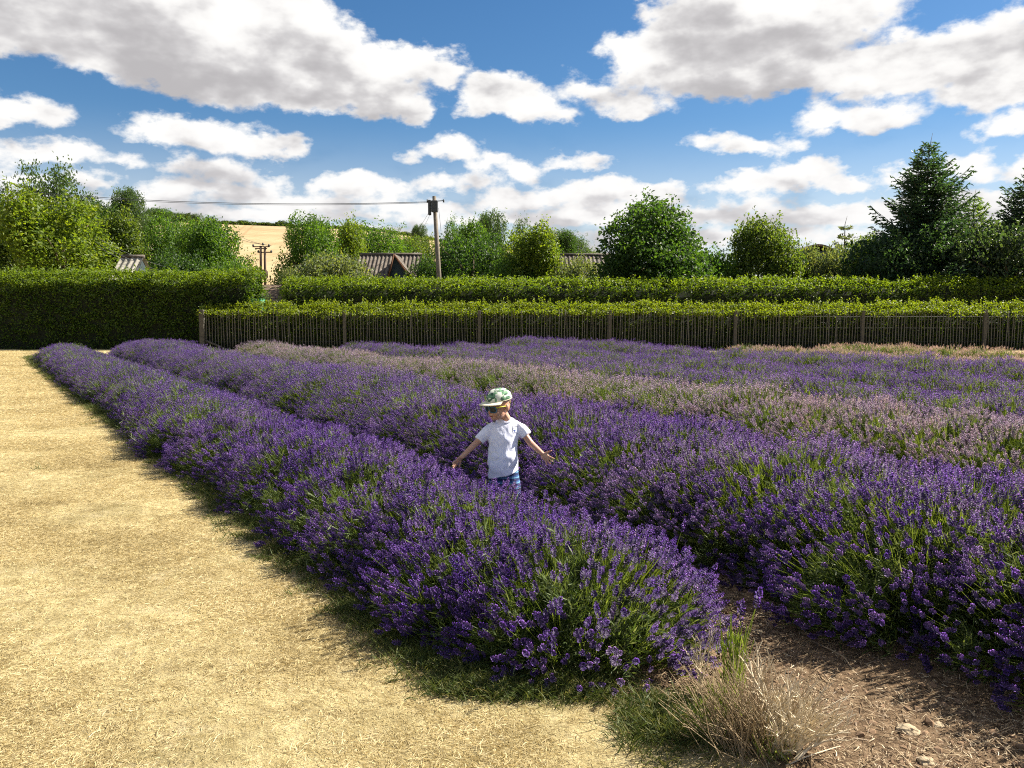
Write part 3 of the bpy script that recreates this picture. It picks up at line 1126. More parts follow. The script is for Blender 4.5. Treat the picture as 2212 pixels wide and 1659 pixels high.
def corr_sheet(o, u, v, nu, amp, mat, parent, name='roof_sheet', n_per=6):
    """corrugated sheet: origin o, u along the ridge, v down the slope; nu corrugations"""
    o, u, v = Vector(o), Vector(u), Vector(v)
    n = u.cross(v).normalized()
    if n.z < 0:
        n = -n
    vs, fs = [], []
    m = nu * n_per
    for th in (0.0, -.02):
        for i in range(m + 1):
            off = n * (amp * math.cos(2 * math.pi * i / n_per) + th)
            for k in range(3):
                vs.append(o + u * (i / m) + v * (k / 2) + off)
    for lay in (0, 1):
        b0 = lay * (m + 1) * 3
        for i in range(m):
            for k in range(2):
                q = (b0 + i * 3 + k, b0 + (i + 1) * 3 + k, b0 + (i + 1) * 3 + k + 1, b0 + i * 3 + k + 1)
                fs.append(q)
    return link(name, np_mesh(name, [tuple(p) for p in vs], fs), parent, mat)


def barn(name, x0, x1, yr, ye, D, run, mat, label, nsheet, gable=None, wallmat=None):
    a, b = at(x0, yr, D), at(x1, yr, D)
    e = at(x0, ye, D - run)
    root = empty(name, (a.x, D, 0))
    loc = Vector((a.x, D, 0))
    zr, ze = a.z, e.z
    L = b.x - a.x
    per = L / nsheet
    for i in range(nsheet):
        corr_sheet((i * per, 0, zr + .004 * (i % 2)), (per - .012, 0, 0), (0, -run, ze - zr), max(2, int(per / .26)), .035, mat, root)
        corr_sheet((i * per, 0.02, zr), (per - .012, 0, 0), (0, run, ze - zr), max(2, int(per / .26)), .035, mat, root)
    mb = MB()
    mb.tube([(0, 0.01, zr + .05), (L, 0.01, zr + .05)], .10, 6)
    mb.build('ridge_cap', M_ROOF, root)
    mb = MB()
    w = run - .2
    mb.poly([(.15, -w, 0), (.15, w, 0), (.15, w, ze + .05), (.15, 0, zr - .1), (.15, -w, ze + .05),
             (L - .15, -w, 0), (L - .15, w, 0), (L - .15, w, ze + .05), (L - .15, 0, zr - .1), (L - .15, -w, ze + .05)],
            [(0, 1, 2, 3, 4), (9, 8, 7, 6, 5), (0, 4, 9, 5), (1, 6, 7, 2)])
    mb.build('wall', wallmat or M_BOARD, root)
    if gable:
        gx0, gx1, gp, gy = gable       # pixel edges, peak, base
        P = at(gp, yr + 6, D - .2) - loc
        Lf = at(gx0, gy, D - run - .3) - loc
        Rt = at(gx1, gy, D - run - .3) - loc
        yf = -run - .3
        P = Vector((P.x, yf, P.z))
        mb = MB()
        mb.poly([(Lf.x, yf, Lf.z), (Rt.x, yf, Rt.z), (P.x, yf, P.z), (Lf.x, 0, Lf.z), (Rt.x, 0, Rt.z), (P.x, 0, P.z - .02)],
                [(0, 1, 2), (0, 2, 5, 3), (1, 4, 5, 2)])
        mb.poly([(Lf.x, yf, 0), (Rt.x, yf, 0), (Rt.x, yf, Rt.z), (Lf.x, yf, Lf.z)], [(0, 1, 2, 3)])
        mb.build('gable', M_BOARD, root)
        corr_sheet((P.x, yf - .15, P.z + .06), (0, -yf + .1, 0), (Lf.x - P.x - .1, 0, Lf.z - P.z), 8, .03, mat, root)
        corr_sheet((P.x, yf - .15, P.z + .06), (0, -yf + .1, 0), (Rt.x - P.x + .1, 0, Rt.z - P.z), 8, .03, mat, root)
        for E in (Lf, Rt):
            mb = MB()
            mb.tube([(P.x, yf - .18, P.z + .03), (E.x, yf - .18, E.z)], .07, 4)
            mb.build('bargeboard', M_RUST, root)
    tag(root, label, 'barn')
    return root


barn('corrugated_barn', 778, 912, 551, 606, 56, 2.6, M_ROOF, 'small barn with mossy corrugated roof and dark front gable behind the long hedge', 4,
     gable=(838, 894, 864, 610))
barn('long_barn', 1186, 1325, 552, 606, 58, 3.2, M_ROOF, 'long barn with grey corrugated roof half covered by creeper, left of the domed tree', 4)
barn('pale_shed', 262, 312, 556, 606, 46.5, 1.6, M_ROOFP, 'pale corrugated shed roof peeping over the tall left hedge', 2)

# round-topped dark barn on the right
t0, t1 = at(1730, 540, 70), at(1806, 540, 70)
root = empty('round_roofed_barn', (t0.x, 70, 0))
Lb = t1.x - t0.x
zt = at(1768, 527, 70).z
segs = 10
vs, fs = [], []
for i in range(segs + 1):
    u = i / segs
    z = t0.z + (zt - t0.z) * math.sin(u * math.pi)
    vs += [(u * Lb, 0, z), (u * Lb, 6, z), (u * Lb, 6, z - .12), (u * Lb, 0, z - .12)]
for i in range(segs):
    for k in range(4):
        a = i * 4
        fs.append((a + k, a + 4 + k, a + 4 + (k + 1) % 4, a + (k + 1) % 4))
link('roof', np_mesh('roof', vs, fs), root, M_ROOF)
mb = MB()
mb.box((Lb / 2, 3, t0.z / 2 - .1), (Lb - .2, 5.8, t0.z))
mb.build('wall', M_BOARD, root)
tag(root, 'dark round-roofed barn between the yellow-topped tree and the spruces', 'barn')

# low tiled roof in the hedge gap
ra = at(568, 655, 43.5)
shed = empty('tiled_shed', (ra.x, 43.5, 0))
loc = Vector((ra.x, 43.5, 0))
M_TILE = mat_simple('brown_tile', (.16, .115, .08), .9, nscale=5, nmix=.45)
tile_me = MB()
tile_me.box((0, 0, 0), (.30, .22, .03), bev=.006)
tile_me = tile_me.mesh('tile')
tile_me.materials.append(M_TILE)
pk = at(592, 618, 44.5) - loc
for r_i in range(9):
    for c_i in range(8):
        f = r_i / 8
        x = -.25 + c_i * .31 + (r_i % 2) * .15
        z = (at(592, 668, 43.5).z) * (1 - f) + pk.z * f
        o = link('tile', tile_me, shed)
        o.location = (x + random.uniform(-.01, .01), -.3 + f * 1.6, z + random.uniform(0, .012))
        o.rotation_euler = (math.atan2(pk.z - at(592, 668, 43.5).z, 1.6) - .05, random.uniform(-.02, .02), random.uniform(-.02, .02))
mb = MB()
zz = at(592, 668, 43.5).z
mb.poly([(-.3, -.2, 0), (2.1, -.2, 0), (2.1, -.2, zz - .08), (-.3, -.2, zz - .08), (-.3, 1.4, 0), (2.1, 1.4, 0), (2.1, 1.4, pk.z - .08), (-.3, 1.4, pk.z - .08)],
        [(0, 1, 2, 3), (4, 7, 6, 5), (0, 3, 7, 4), (1, 5, 6, 2), (3, 2, 6, 7)])
mb.build('wall', M_BRICKW, shed)
tag(shed, 'brown tiled lean-to roof in the gap between the two hedges', 'shed')
mb = MB()
c = at(556, 645, 36.2)
mb.box((c.x, 36.2, c.z / 2 + .35), (.5, .5, c.z - .7), bev=.04)
o = mb.build('water_butt', mat_simple('green_plastic', (.10, .38, .24), .5), None)
tag(o, 'pale green container top showing above the fence in the hedge gap', 'container')

# ------------------------------------------------------------------ instancing of the small stuff
def scatter_group(coll, name, n_mesh):
    g = bpy.data.node_groups.new(name, 'GeometryNodeTree')
    g.interface.new_socket("Geometry", in_out='INPUT', socket_type='NodeSocketGeometry')
    g.interface.new_socket("Geometry", in_out='OUTPUT', socket_type='NodeSocketGeometry')
    n, l = g.nodes, g.links
    gi, go = n.new('NodeGroupInput'), n.new('NodeGroupOutput')
    ci = n.new('GeometryNodeCollectionInfo')
    ci.inputs['Collection'].default_value = coll
    ci.inputs['Separate Children'].default_value = True
    ci.inputs['Reset Children'].default_value = True
    iop = n.new('GeometryNodeInstanceOnPoints')
    iop.inputs['Pick Instance'].default_value = True

    def na(nm, typ):
        a = n.new('GeometryNodeInputNamedAttribute')
        a.data_type = typ
        a.inputs['Name'].default_value = nm
        return a.outputs['Attribute']
    l.new(gi.outputs[0], iop.inputs['Points'])
    l.new(ci.outputs[0], iop.inputs['Instance'])
    fi = n.new('FunctionNodeFloatToInt')
    l.new(na('pick', 'FLOAT'), fi.inputs[0])
    l.new(fi.outputs[0], iop.inputs['Instance Index'])
    er = n.new('FunctionNodeEulerToRotation')
    l.new(na('rot', 'FLOAT_VECTOR'), er.inputs[0])
    l.new(er.outputs[0], iop.inputs['Rotation'])
    l.new(na('scl', 'FLOAT_VECTOR'), iop.inputs['Scale'])
    l.new(iop.outputs[0], go.inputs[0])
    return g


def proto_coll(name, meshes):
    c = bpy.data.collections.new(name)
    for i, me in enumerate(meshes):
        o = bpy.data.objects.new('%s_%02d' % (name, i), me)
        c.objects.link(o)
    return c


def euler_align(d, spin):
    """rotations taking +Z to d with a spin about it"""
    z = unit(d)
    ref = np.where(np.abs(z[:, 2:3]) > .95, np.array([[1.0, 0, 0]]), np.array([[0, 0, 1.0]]))
    x = unit(np.cross(ref, z))
    y = np.cross(z, x)
    c, s = np.cos(spin)[:, None], np.sin(spin)[:, None]
    X = x * c + y * s
    Y = -x * s + y * c
    ey = np.arcsin(np.clip(-X[:, 2], -1, 1))
    ex = np.arctan2(Y[:, 2], z[:, 2])
    ez = np.arctan2(X[:, 1], X[:, 0])
    return np.stack([ex, ey, ez], 1)


def scatter(name, pos, d, scale, n_proto, group, parent=None, hue=None, shade=None, rng=RNG, spin=None, pick=None):
    n = len(pos)
    me = bpy.data.meshes.new(name)
    me.vertices.add(n)
    me.vertices.foreach_set("co", np.asarray(pos, np.float32).ravel())
    if spin is None:
        spin = rng.uniform(0, 6.283, n)
    rot = euler_align(np.asarray(d, float), spin)
    scale = np.asarray(scale, float)
    if scale.ndim == 1:
        scale = np.stack([scale] * 3, 1)
    for an, av in (('rot', rot), ('scl', scale)):
        a = me.attributes.new(an, 'FLOAT_VECTOR', 'POINT')
        a.data.foreach_set("vector", av.astype(np.float32).ravel())
    fl = {'pick': pick if pick is not None else rng.integers(0, n_proto, n), 'hue': hue if hue is not None else np.zeros(n), 'shade': shade if shade is not None else rng.uniform(0, 1, n)}
    for an, av in fl.items():
        a = me.attributes.new(an, 'FLOAT', 'POINT')
        a.data.foreach_set("value", np.asarray(av, np.float32))
    o = link(name, me, parent)
    m = o.modifiers.new('scatter', 'NODES')
    m.node_group = group
    o['kind'] = 'stuff'
    return o


# ------------------------------------------------------------------ lavender
def lav_flower(name, deep, mid, pale, buff, trans, inst=True):
    m, t, out = material(name)
    if inst:
        hue, sh = attr(t, 'hue', True), attr(t, 'shade', True)
    else:
        oi = t.new('ShaderNodeObjectInfo')
        hue, sh = 0.05, oi.outputs['Random']
    tint = attr(t, 'tint')
    a = t.mix(sh, deep, mid)
    a = t.mix(t.rng(hue, 0, 1), a, pale)
    a = t.mix(t.rng(hue, 1, 2), a, buff)
    a = t.mix(1.0, a, t.ramp(tint, [(0, (.5, .5, .55)), (.6, (1.0, 1.0, 1.0)), (1, (1.9, 1.8, 1.6))]), 'MULTIPLY')
    leafy(t, out, a, trans, 0.6, 0.25, tsat=(1.3, 1.0, 1.3))
    return m


M_CALYX = lav_flower('lavender_calyx', (.034, .020, .082), (.075, .046, .150), (.18, .155, .17), (.42, .32, .19), .30)
M_PETAL = lav_flower('lavender_petal', (.110, .046, .36), (.28, .165, .54), (.43, .38, .43), (.55, .45, .28), .45)
M_CALYX1 = lav_flower('lavender_calyx_single', (.034, .020, .082), (.075, .046, .150), (.18, .155, .17), (.42, .32, .19), .30, False)
M_PETAL1 = lav_flower('lavender_petal_single', (.110, .046, .36), (.28, .165, .54), (.43, .38, .43), (.55, .45, .28), .45, False)


def lav_green(name, inst=True):
    m, t, out = material(name)
    sh = attr(t, 'shade', True) if inst else 0.5
    tint = attr(t, 'tint')
    c = t.mix(sh, (.095, .155, .018), (.175, .245, .036))
    c = t.mix(t.rng(tint, .5, 1), c, (.24, .30, .08))
    leafy(t, out, c, .45, .55, .3)
    return m


M_STEM = lav_green('lavender_stem')
M_STEM1 = lav_green('lavender_stem_single', False)
M_LEAF = None


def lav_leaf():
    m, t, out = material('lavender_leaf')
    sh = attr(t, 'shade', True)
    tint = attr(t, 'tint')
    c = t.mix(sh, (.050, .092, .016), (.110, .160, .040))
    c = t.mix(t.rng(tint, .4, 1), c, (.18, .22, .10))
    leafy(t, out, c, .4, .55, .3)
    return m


M_LEAF = lav_leaf()
CL = .32       # length of a cut-out clump of stems


class Tri:
    def __init__(s):
        s.v, s.f, s.m, s.t = [], [], [], []

    def tri(s, a, b, c, m, t):
        i = len(s.v)
        s.v += [a, b, c]
        s.t += [t] * 3
        s.f.append((i, i + 1, i + 2))
        s.m.append(m)

    def quad(s, a, b, c, d, m, t):
        i = len(s.v)
        s.v += [a, b, c, d]
        s.t += [t] * 4
        s.f += [(i, i + 1, i + 2), (i, i + 2, i + 3)]
        s.m += [m, m]

    def mesh(s, name, mats):
        return np_mesh(name, np.array(s.v), np.array(s.f), mats=mats, midx=s.m, attrs={'tint': np.array(s.t)})


def add_spike(T, base, ax, length, rad, rng, whorls=6, fl=6, bloom=.5):
    """a flower head: stacked whorls of small calyces, some with an open petal"""
    ax = unit(ax)
    x = unit(np.cross(ax, [0.3, .9, .1]))
    y = np.cross(ax, x)
    for w in range(whorls):
        u = w / (whorls - 1)
        r = rad * (1.0 - .55 * abs(u - .35) ** 1.3 * 1.6)
        c = base + ax * length * u * .92
        if w == 0 and whorls > 4:
            c = c - ax * length * .12
        for k in range(fl):
            a = 6.283 * (k + .5 * (w % 2)) / fl + rng.uniform(-.2, .2)
            d = x * math.cos(a) + y * math.sin(a)
            tip = c + d * r + ax * length * .16 + rng.normal(size=3) * .0012
            side = unit(np.cross(d, ax)) * r * .46
            t = rng.uniform(.1, .9)
            p0 = c + d * r * .1
            T.quad(p0, (p0 + tip) / 2 + side, tip, (p0 + tip) / 2 - side, 1, t)
            if rng.uniform() < bloom:
                q = tip + d * r * .25
                s2 = side * rng.uniform(.7, 1.2)
                T.tri(tip - s2 - ax * .002, q + ax * .004, tip + s2 + ax * rng.uniform(.001, .004), 2, rng.uniform(.2, 1))
    tp_ = base + ax * length * .92
    T.tri(tp_ - x * rad * .5, tp_ + ax * length * .2, tp_ + x * rad * .5, 1, .5)
    T.tri(tp_ - y * rad * .5, tp_ + ax * length * .2, tp_ + y * rad * .5, 1, .4)


def add_stem(T, p0, p1, bend, w, t, seg=3, m=0):
    prev = None
    for i in range(seg + 1):
        u = i / seg
        c = p0 + (p1 - p0) * u + bend * 4 * u * (1 - u)
        a = np.array([w, 0, 0]); b = np.array([0, w, 0])
        if prev is not None:
            T.quad(prev - a, c - a, c + a, prev + a, m, t)
            T.quad(prev - b, c - b, c + b, prev + b, m, t)
        prev = c


def make_clump(seed, n=6, far=False):
    rng = np.random.default_rng(seed)
    T = Tri()
    for i in range(n):
        b = np.array([rng.normal(0, .018), rng.normal(0, .018), 0])
        a = rng.uniform(0, 6.28)
        rr = .075 * math.sqrt(rng.uniform()) if not far else .10 * math.sqrt(rng.uniform())
        L = CL * rng.uniform(.80, 1.06)
        p1 = np.array([math.cos(a) * rr, math.sin(a) * rr, L])
        bend = np.array([rng.normal(0, .008), rng.normal(0, .008), 0])
        add_stem(T, b, p1, bend, .0013 if not far else .0022, rng.uniform(.2, .9), 3 if not far else 2)
        ax = unit(p1 - b - bend * 3) + rng.normal(size=3) * .08
        if far:
            add_spike(T, p1, ax, rng.uniform(.034, .046), rng.uniform(.011, .0145), rng, 3, 4, .65)
        else:
            add_spike(T, p1, ax, rng.uniform(.030, .055), rng.uniform(.0095, .0135), rng, 5, 6, rng.choice([.25, .5, .8]))
        if not far:
            for q in range(2):
                z = rng.uniform(.03, .2)
                c = b + (p1 - b) * z / L
                d = unit(np.array([rng.normal(), rng.normal(), 1.4]))
                s_ = unit(np.cross(d, rng.normal(size=3))) * .002
                T.quad(c - s_, c + d * .03 - s_ * 1.4, c + d * .055, c + d * .03 + s_ * 1.4, 0, rng.uniform(.3, 1))
    return T.mesh('clump', (M_STEM, M_CALYX, M_PETAL))


def make_leaftuft(seed, n=26, L=.13):
    rng = np.random.default_rng(seed)
    T = Tri()
    for i in range(n):
        b = np.array([rng.normal(0, .02), rng.normal(0, .02), 0])
        d = unit(np.array([rng.normal(0, .42), rng.normal(0, .42), 1]))
        l = L * rng.uniform(.5, 1.2)
        s_ = unit(np.cross(d, rng.normal(size=3))) * rng.uniform(.0018, .0032)
        m_ = b + d * l * .5
        T.quad(b - s_, m_ - s_, b + d * l, m_ + s_, 0, rng.uniform(0, 1))
        for _ in range(3):
            c = b + d * l * rng.uniform(.15, .9)
            e = unit(d + rng.normal(size=3) * .7)
            s2 = unit(np.cross(e, rng.normal(size=3))) * .0022
            T.quad(c - s2 * .5, c + e * .02 - s2, c + e * .042, c + e * .02 + s2, 0, rng.uniform(0, 1))
    return T.mesh('tuft', (M_LEAF,))


NC = 10
G_NEAR = scatter_group(proto_coll('lav_near', [make_clump(i, 6) for i in range(NC)]), 'near_clumps', NC)
G_FAR = scatter_group(proto_coll('lav_far', [make_clump(100 + i, 7, True) for i in range(NC)]), 'far_clumps', NC)
G_TUFT = scatter_group(proto_coll('lav_tuft', [make_leaftuft(i) for i in range(6)]), 'leaf_tufts', 6)
M_MOUND = mat_simple('lavender_dark_core', (.022, .026, .010), .95, nscale=18, nmix=.5)  # for the dark core that stops light inside the plants

# row: s, half width (across), height, near end y, far end y, hue, label
ROWS = [
    (2.96, .81, .505, 3.55, 27.0, .05, 'nearest lavender row, deep violet, bordering the dry grass in front of the child'),
    (5.62, 1.22, .66, 1.6, 27.0, .18, 'second lavender row, tall and violet, just behind the child'),
    (8.75, 1.20, .66, .6, 25.0, 1.02, 'third lavender row, faded mauve-pink, with green sides'),
    (11.85, 1.20, .62, -1, 25.0, .22, 'fourth lavender row, dusky violet behind the mauve one'),
    (15.0, 1.20, .60, -1, 25.5, .10, 'fifth lavender row, deep violet in the middle distance'),
    (18.2, 1.25, .66, -1, 27.5, .12, 'sixth lavender row, violet with green patches in front of the buff one'),
    (21.7, .80, .60, 8, 23.4, 1.75, 'seventh lavender row, gone to buff seed heads, below the fence at the right'),
    (24.7, 1.15, .66, 12, 23.5, 1.9, 'furthest lavender row, green with buff heads, at the right edge by the fence'),
]


def in_view(p, margin=.12):
    x, y = p[:, 0], p[:, 1]
    return (y > 1.0) & (np.abs(x) < (1106 / FD + margin) * y + .9)


NEAR_SPIKES = []


def build_row(k, s, hw, h, y0, y1, hue, label):
    rng = np.random.default_rng(500 + k)
    # plants along the row
    pl = []
    y = y0 + .45
    while y < y1:
        off = rng.normal(0, .05) * hw
        vig = 1 + .07 * mnoise.noise(Vector((y * .35, k * 7.3, 0))) * 2
        hh = h * vig * rng.uniform(.93, 1.06)
        w = hw * vig * rng.uniform(.92, 1.08)
        end = min(1, .62 + (y - y0) / 1.6, .72 + (y1 - y) / 1.5)
        pl.append((s - SX * y + off * V[0], y + off * V[1], w * (end ** .7), rng.uniform(.52, .68), hh * (.85 + .15 * end)))
        y += rng.uniform(.50, .68) / UL
    pl = np.array(pl)
    root = empty('lavender_row', (s - SX * y0, y0, 0), math.atan2(U[1], U[0]))
    tag(root, label, 'lavender row', 'lavender rows')
    org = np.array([s - SX * y0, y0, 0])
    ca, sa = U[0], U[1]

    def tolocal(p):
        q = p - org
        return np.stack([q[:, 0] * ca + q[:, 1] * sa, -q[:, 0] * sa + q[:, 1] * ca, q[:, 2]], 1)

    def dlocal(d):
        return np.stack([d[:, 0] * ca + d[:, 1] * sa, -d[:, 0] * sa + d[:, 1] * ca, d[:, 2]], 1)

    def tips(n_per, lo, rad_lo, rad_hi, cull=.80):
        n = n_per
        tot = len(pl) * n
        pi_ = np.repeat(np.arange(len(pl)), n)
        # directions on the upper half, more of them low on the flanks
        z = rng.uniform(lo, 1, tot)
        a = rng.uniform(0, 2 * math.pi, tot)
        r = np.sqrt(1 - z * z)
        cu, cv, cz = r * np.cos(a), r * np.sin(a), z
        w, lu, hh = pl[pi_, 2], pl[pi_, 3] * 1.15, pl[pi_, 4]
        rad = rng.uniform(rad_lo, rad_hi, tot)
        lump = np.array([mnoise.noise(Vector((pl[i, 0] * 3 + a_ * 2, z_ * 4, i * 1.7))) for i, a_, z_ in zip(pi_, a, z)]) if tot < 60000 else rng.normal(0, .3, tot)
        rad = rad * (1 + .10 * lump)
        du, dv, dz = cu * lu * rad, cv * w * rad, cz * hh * rad
        p = np.stack([pl[pi_, 0] + du * U[0] + dv * V[0], pl[pi_, 1] + du * U[1] + dv * V[1], dz], 1)
        # drop those buried in a neighbour
        keep = np.ones(tot, bool)
        for off in (-2, -1, 1, 2):
            j = pi_ + off
            ok = (j >= 0) & (j < len(pl))
            jj = np.clip(j, 0, len(pl) - 1)
            dx, dy = p[:, 0] - pl[jj, 0], p[:, 1] - pl[jj, 1]
            uu, vv = dx * U[0] + dy * U[1], dx * V[0] + dy * V[1]
            e = (uu / (pl[jj, 3] * 1.15)) ** 2 + (vv / pl[jj, 2]) ** 2 + (p[:, 2] / pl[jj, 4]) ** 2
            keep &= ~(ok & (e < cull * cull * rad * rad))
        keep &= in_view(p)
        # stem direction: from the plant's foot outwards, straightening upwards
        d = np.stack([cu * lu * .9 * U[0] + cv * w * .95 * V[0], cu * lu * .9 * U[1] + cv * w * .95 * V[1], cz * hh + .34], 1)
        d = unit(d)
        return p[keep], d[keep], pi_[keep], lump[keep], cz[keep]

    per = 620 if k > 1 else (700 if k == 0 else 900)
    per = int(per * hw / .84 * .30)
    p, d, pi_, lump, cz = tips(int(per * 1.35), .03, .93, 1.06)
    dist = p[:, 1]
    # thin patches where the green shows through
    pat = np.array([mnoise.noise(Vector((q[0] * 1.3, q[1] * 1.3, 4.0 + k))) for q in p])
    prob = np.clip(.97 - 1.7 * np.clip(pat - .16, 0, 1), .25, 1)
    prob *= np.clip((.50 if k == 0 else .30) + cz * (.9 if k == 0 else 1.15), 0, 1)
    prob = np.where((dist < 5.2) & (k == 0), np.maximum(prob, .72), prob)
    if k == 7:
        prob *= .5
    keep = rng.uniform(size=len(p)) < prob
    p, d, cz, dist, lump, pat = p[keep], d[keep], cz[keep], dist[keep], lump[keep], pat[keep]
    near = dist < 9
    sc = np.where(near, rng.uniform(.85, 1.2, len(p)), rng.uniform(.95, 1.35, len(p)))
    hv = np.clip(hue + rng.normal(0, .13, len(p)) + .25 * np.array([mnoise.noise(Vector((q[0] * .8, q[1] * .8, 9))) for q in p]), 0, 2)
    shd = np.clip(.45 + .5 * np.array([mnoise.noise(Vector((q[0] * 2.0, q[1] * 2.0, 19))) for q in p]) + rng.normal(0, .30, len(p)), 0, 1)
    org_p = p - d * (CL * sc)[:, None]
    # never push the stems into the ground
    for msk, grp, nm in ((near, G_NEAR, 'flower_stems'), (~near, G_FAR, 'flower_stems')):
        if msk.sum():
            scatter(nm, tolocal(org_p[msk]), dlocal(d[msk]), sc[msk], NC, grp, root, hv[msk], shd[msk], rng)
    if k <= 1:
        NEAR_SPIKES.append((root, tolocal, dlocal, p[dist < 4.6], d[dist < 4.6], rng))
    # leaves inside
    q, dq, _, _, _ = tips(int(per * .8), .0, .55, .84, .6)
    q[:, 2] = np.maximum(q[:, 2] - .05, .01)
    nr = q[:, 1] < 14
    q, dq = q[nr | (rng.uniform(size=len(q)) < .5)], dq[nr | (rng.uniform(size=len(dq)) < .5)][:0] if False else dq[nr | True]
    return root, pl, per, tips, tolocal, dlocal, rng


def finish_row(root, pl, per, tips, tolocal, dlocal, rng):
    q, dq, _, _, cz = tips(int(per * 1.1), .0, .52, .86, .6)
    q[:, 2] = np.maximum(q[:, 2] - .05, .01)
    sc = np.where(q[:, 1] < 9, rng.uniform(.9, 1.5, len(q)), rng.uniform(1.3, 2.0, len(q)))
    sel = (q[:, 1] < 9) | (rng.uniform(size=len(q)) < .6)
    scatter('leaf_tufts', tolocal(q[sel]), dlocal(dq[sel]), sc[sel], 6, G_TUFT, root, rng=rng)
    # solid dark core added inside the plants to block light: one lumpy body
    vs, fs = [], []
    nseg, nring = 12, 5
    loc = tolocal(np.concatenate([pl[:, :2], np.zeros((len(pl), 1))], 1))
    for i, (w, lu, hh) in enumerate(pl[:, 2:5]):
        b = len(vs)
        for r in range(nring):
            ph = r / (nring - 1) * math.pi / 2
            for q_ in range(nseg):
                a = 2 * math.pi * q_ / nseg
                f = .60 * (1 + .12 * mnoise.noise(Vector((i * 3.1, r * 1.3, q_ * .9))))
                vs.append((loc[i, 0] + math.cos(a) * math.cos(ph) * lu * 1.15 * f, loc[i, 1] + math.sin(a) * math.cos(ph) * w * f, math.sin(ph) * hh * f - .01))
        for r in range(nring - 1):
            for q_ in range(nseg):
                fs.append((b + r * nseg + q_, b + r * nseg + (q_ + 1) % nseg, b + (r + 1) * nseg + (q_ + 1) % nseg, b + (r + 1) * nseg + q_))
    o = link('dark_core', np_mesh('dark_core', vs, fs, smooth=True), root, M_MOUND)
    o['kind'] = 'stuff'


for k, (s, hw, h, y0, y1, hue, label) in enumerate(ROWS):
    finish_row(*build_row(k, s, hw, h, y0, y1, hue, label))

# the flower heads that show largest are objects of their own
single = []
for i in range(8):
    rng = np.random.default_rng(900 + i)
    T = Tri()
    L = .17 * rng.uniform(.85, 1.15)
    add_stem(T, np.zeros(3), np.array([0, 0, L]), np.array([rng.normal(0, .006), rng.normal(0, .006), 0]), .0014, rng.uniform(.3, .9), 3)
    add_spike(T, np.array([0, 0, L]), np.array([rng.normal(0, .05), rng.normal(0, .05), 1]), rng.uniform(.038, .060), rng.uniform(.011, .0145), rng, 6, 7, .7)
    single.append((T.mesh('flower_spike', (M_STEM1, M_CALYX1, M_PETAL1)), L))
for (root, tl, dl, p, d, rng), want in zip(NEAR_SPIKES, (240, 60)):
    if len(p) == 0:
        continue
    idx = rng.choice(len(p), min(want, len(p)), replace=False)
    pos = p[idx] + rng.normal(size=(len(idx), 3)) * .03 + d[idx] * .03
    dd = unit(d[idx] + rng.normal(size=(len(idx), 3)) * .12)
    for a, b in zip(pos, dd):
        me, L = single[int(rng.integers(8))]
        o = link('flower_spike', me, root)
        a0 = a - b * L
        o.location = tl(a0[None])[0]
        o.rotation_euler = euler_align(dl(b[None]), np.array([rng.uniform(0, 6.28)]))[0]

# ------------------------------------------------------------------ grass, chaff and stones
def mat_straw(name, stops, trans=.3):
    m, t, out = material(name)
    sh = attr(t, 'shade', True)
    tint = attr(t, 'tint')
    c = t.ramp(t.math('ADD', t.math('MULTIPLY', sh, .5), t.math('MULTIPLY', tint, .5)), stops)
    leafy(t, out, c, trans, .6, .3, tsat=(1.1, 1.0, .8))
    return m


M_STRAW = mat_straw('dry_grass_blade', [(0, (.16, .115, .048)), (.28, (.36, .285, .132)), (.55, (.54, .450, .240)), (1, (.71, .63, .40))])
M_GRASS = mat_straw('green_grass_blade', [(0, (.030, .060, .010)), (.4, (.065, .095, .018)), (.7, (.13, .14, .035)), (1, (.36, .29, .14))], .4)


def make_grass(seed, n, L, spread, lie, mat, w=.0016):
    rng = np.random.default_rng(seed)
    T = Tri()
    for i in range(n):
        b = np.array([rng.normal(0, spread), rng.normal(0, spread), -.004])
        a = rng.uniform(0, 6.28)
        ti = rng.uniform(lie * .5, lie)
        d = np.array([math.cos(a) * ti, math.sin(a) * ti, 1.0])
        d = unit(d)
        l = L * rng.uniform(.4, 1.25)
        s_ = unit(np.cross(d, rng.normal(size=3))) * w * rng.uniform(.6, 1.3)
        m_ = b + d * l * .5
        e = b + d * l + np.array([math.cos(a), math.sin(a), -1.0]) * l * rng.uniform(.0, .22)
        t = rng.uniform(0, 1)
        T.quad(b - s_, m_ - s_, m_ + s_, b + s_, 0, t)
        T.tri(m_ - s_, e, m_ + s_, 0, t)
    return T.mesh('grass', (mat,))


G_DRY = scatter_group(proto_coll('dry_tufts', [make_grass(i, 84, .034, .050, 5.0, M_STRAW, .0009) for i in range(8)]), 'dry_tufts', 8)
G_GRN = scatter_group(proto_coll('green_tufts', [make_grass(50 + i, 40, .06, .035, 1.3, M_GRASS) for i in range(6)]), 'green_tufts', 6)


def field_points(n, ylo, yhi, xl, srange, rng, pw=1.0):
    y = ylo + (yhi - ylo) * rng.uniform(size=n) ** pw
    x0 = -(1106 / FD + .06) * y - .3
    x1 = np.minimum(srange - SX * y, (1106 / FD + .06) * y + .3)
    x = x0 + (x1 - x0) * rng.uniform(size=n)
    ok = x1 > x0
    return x[ok], y[ok]


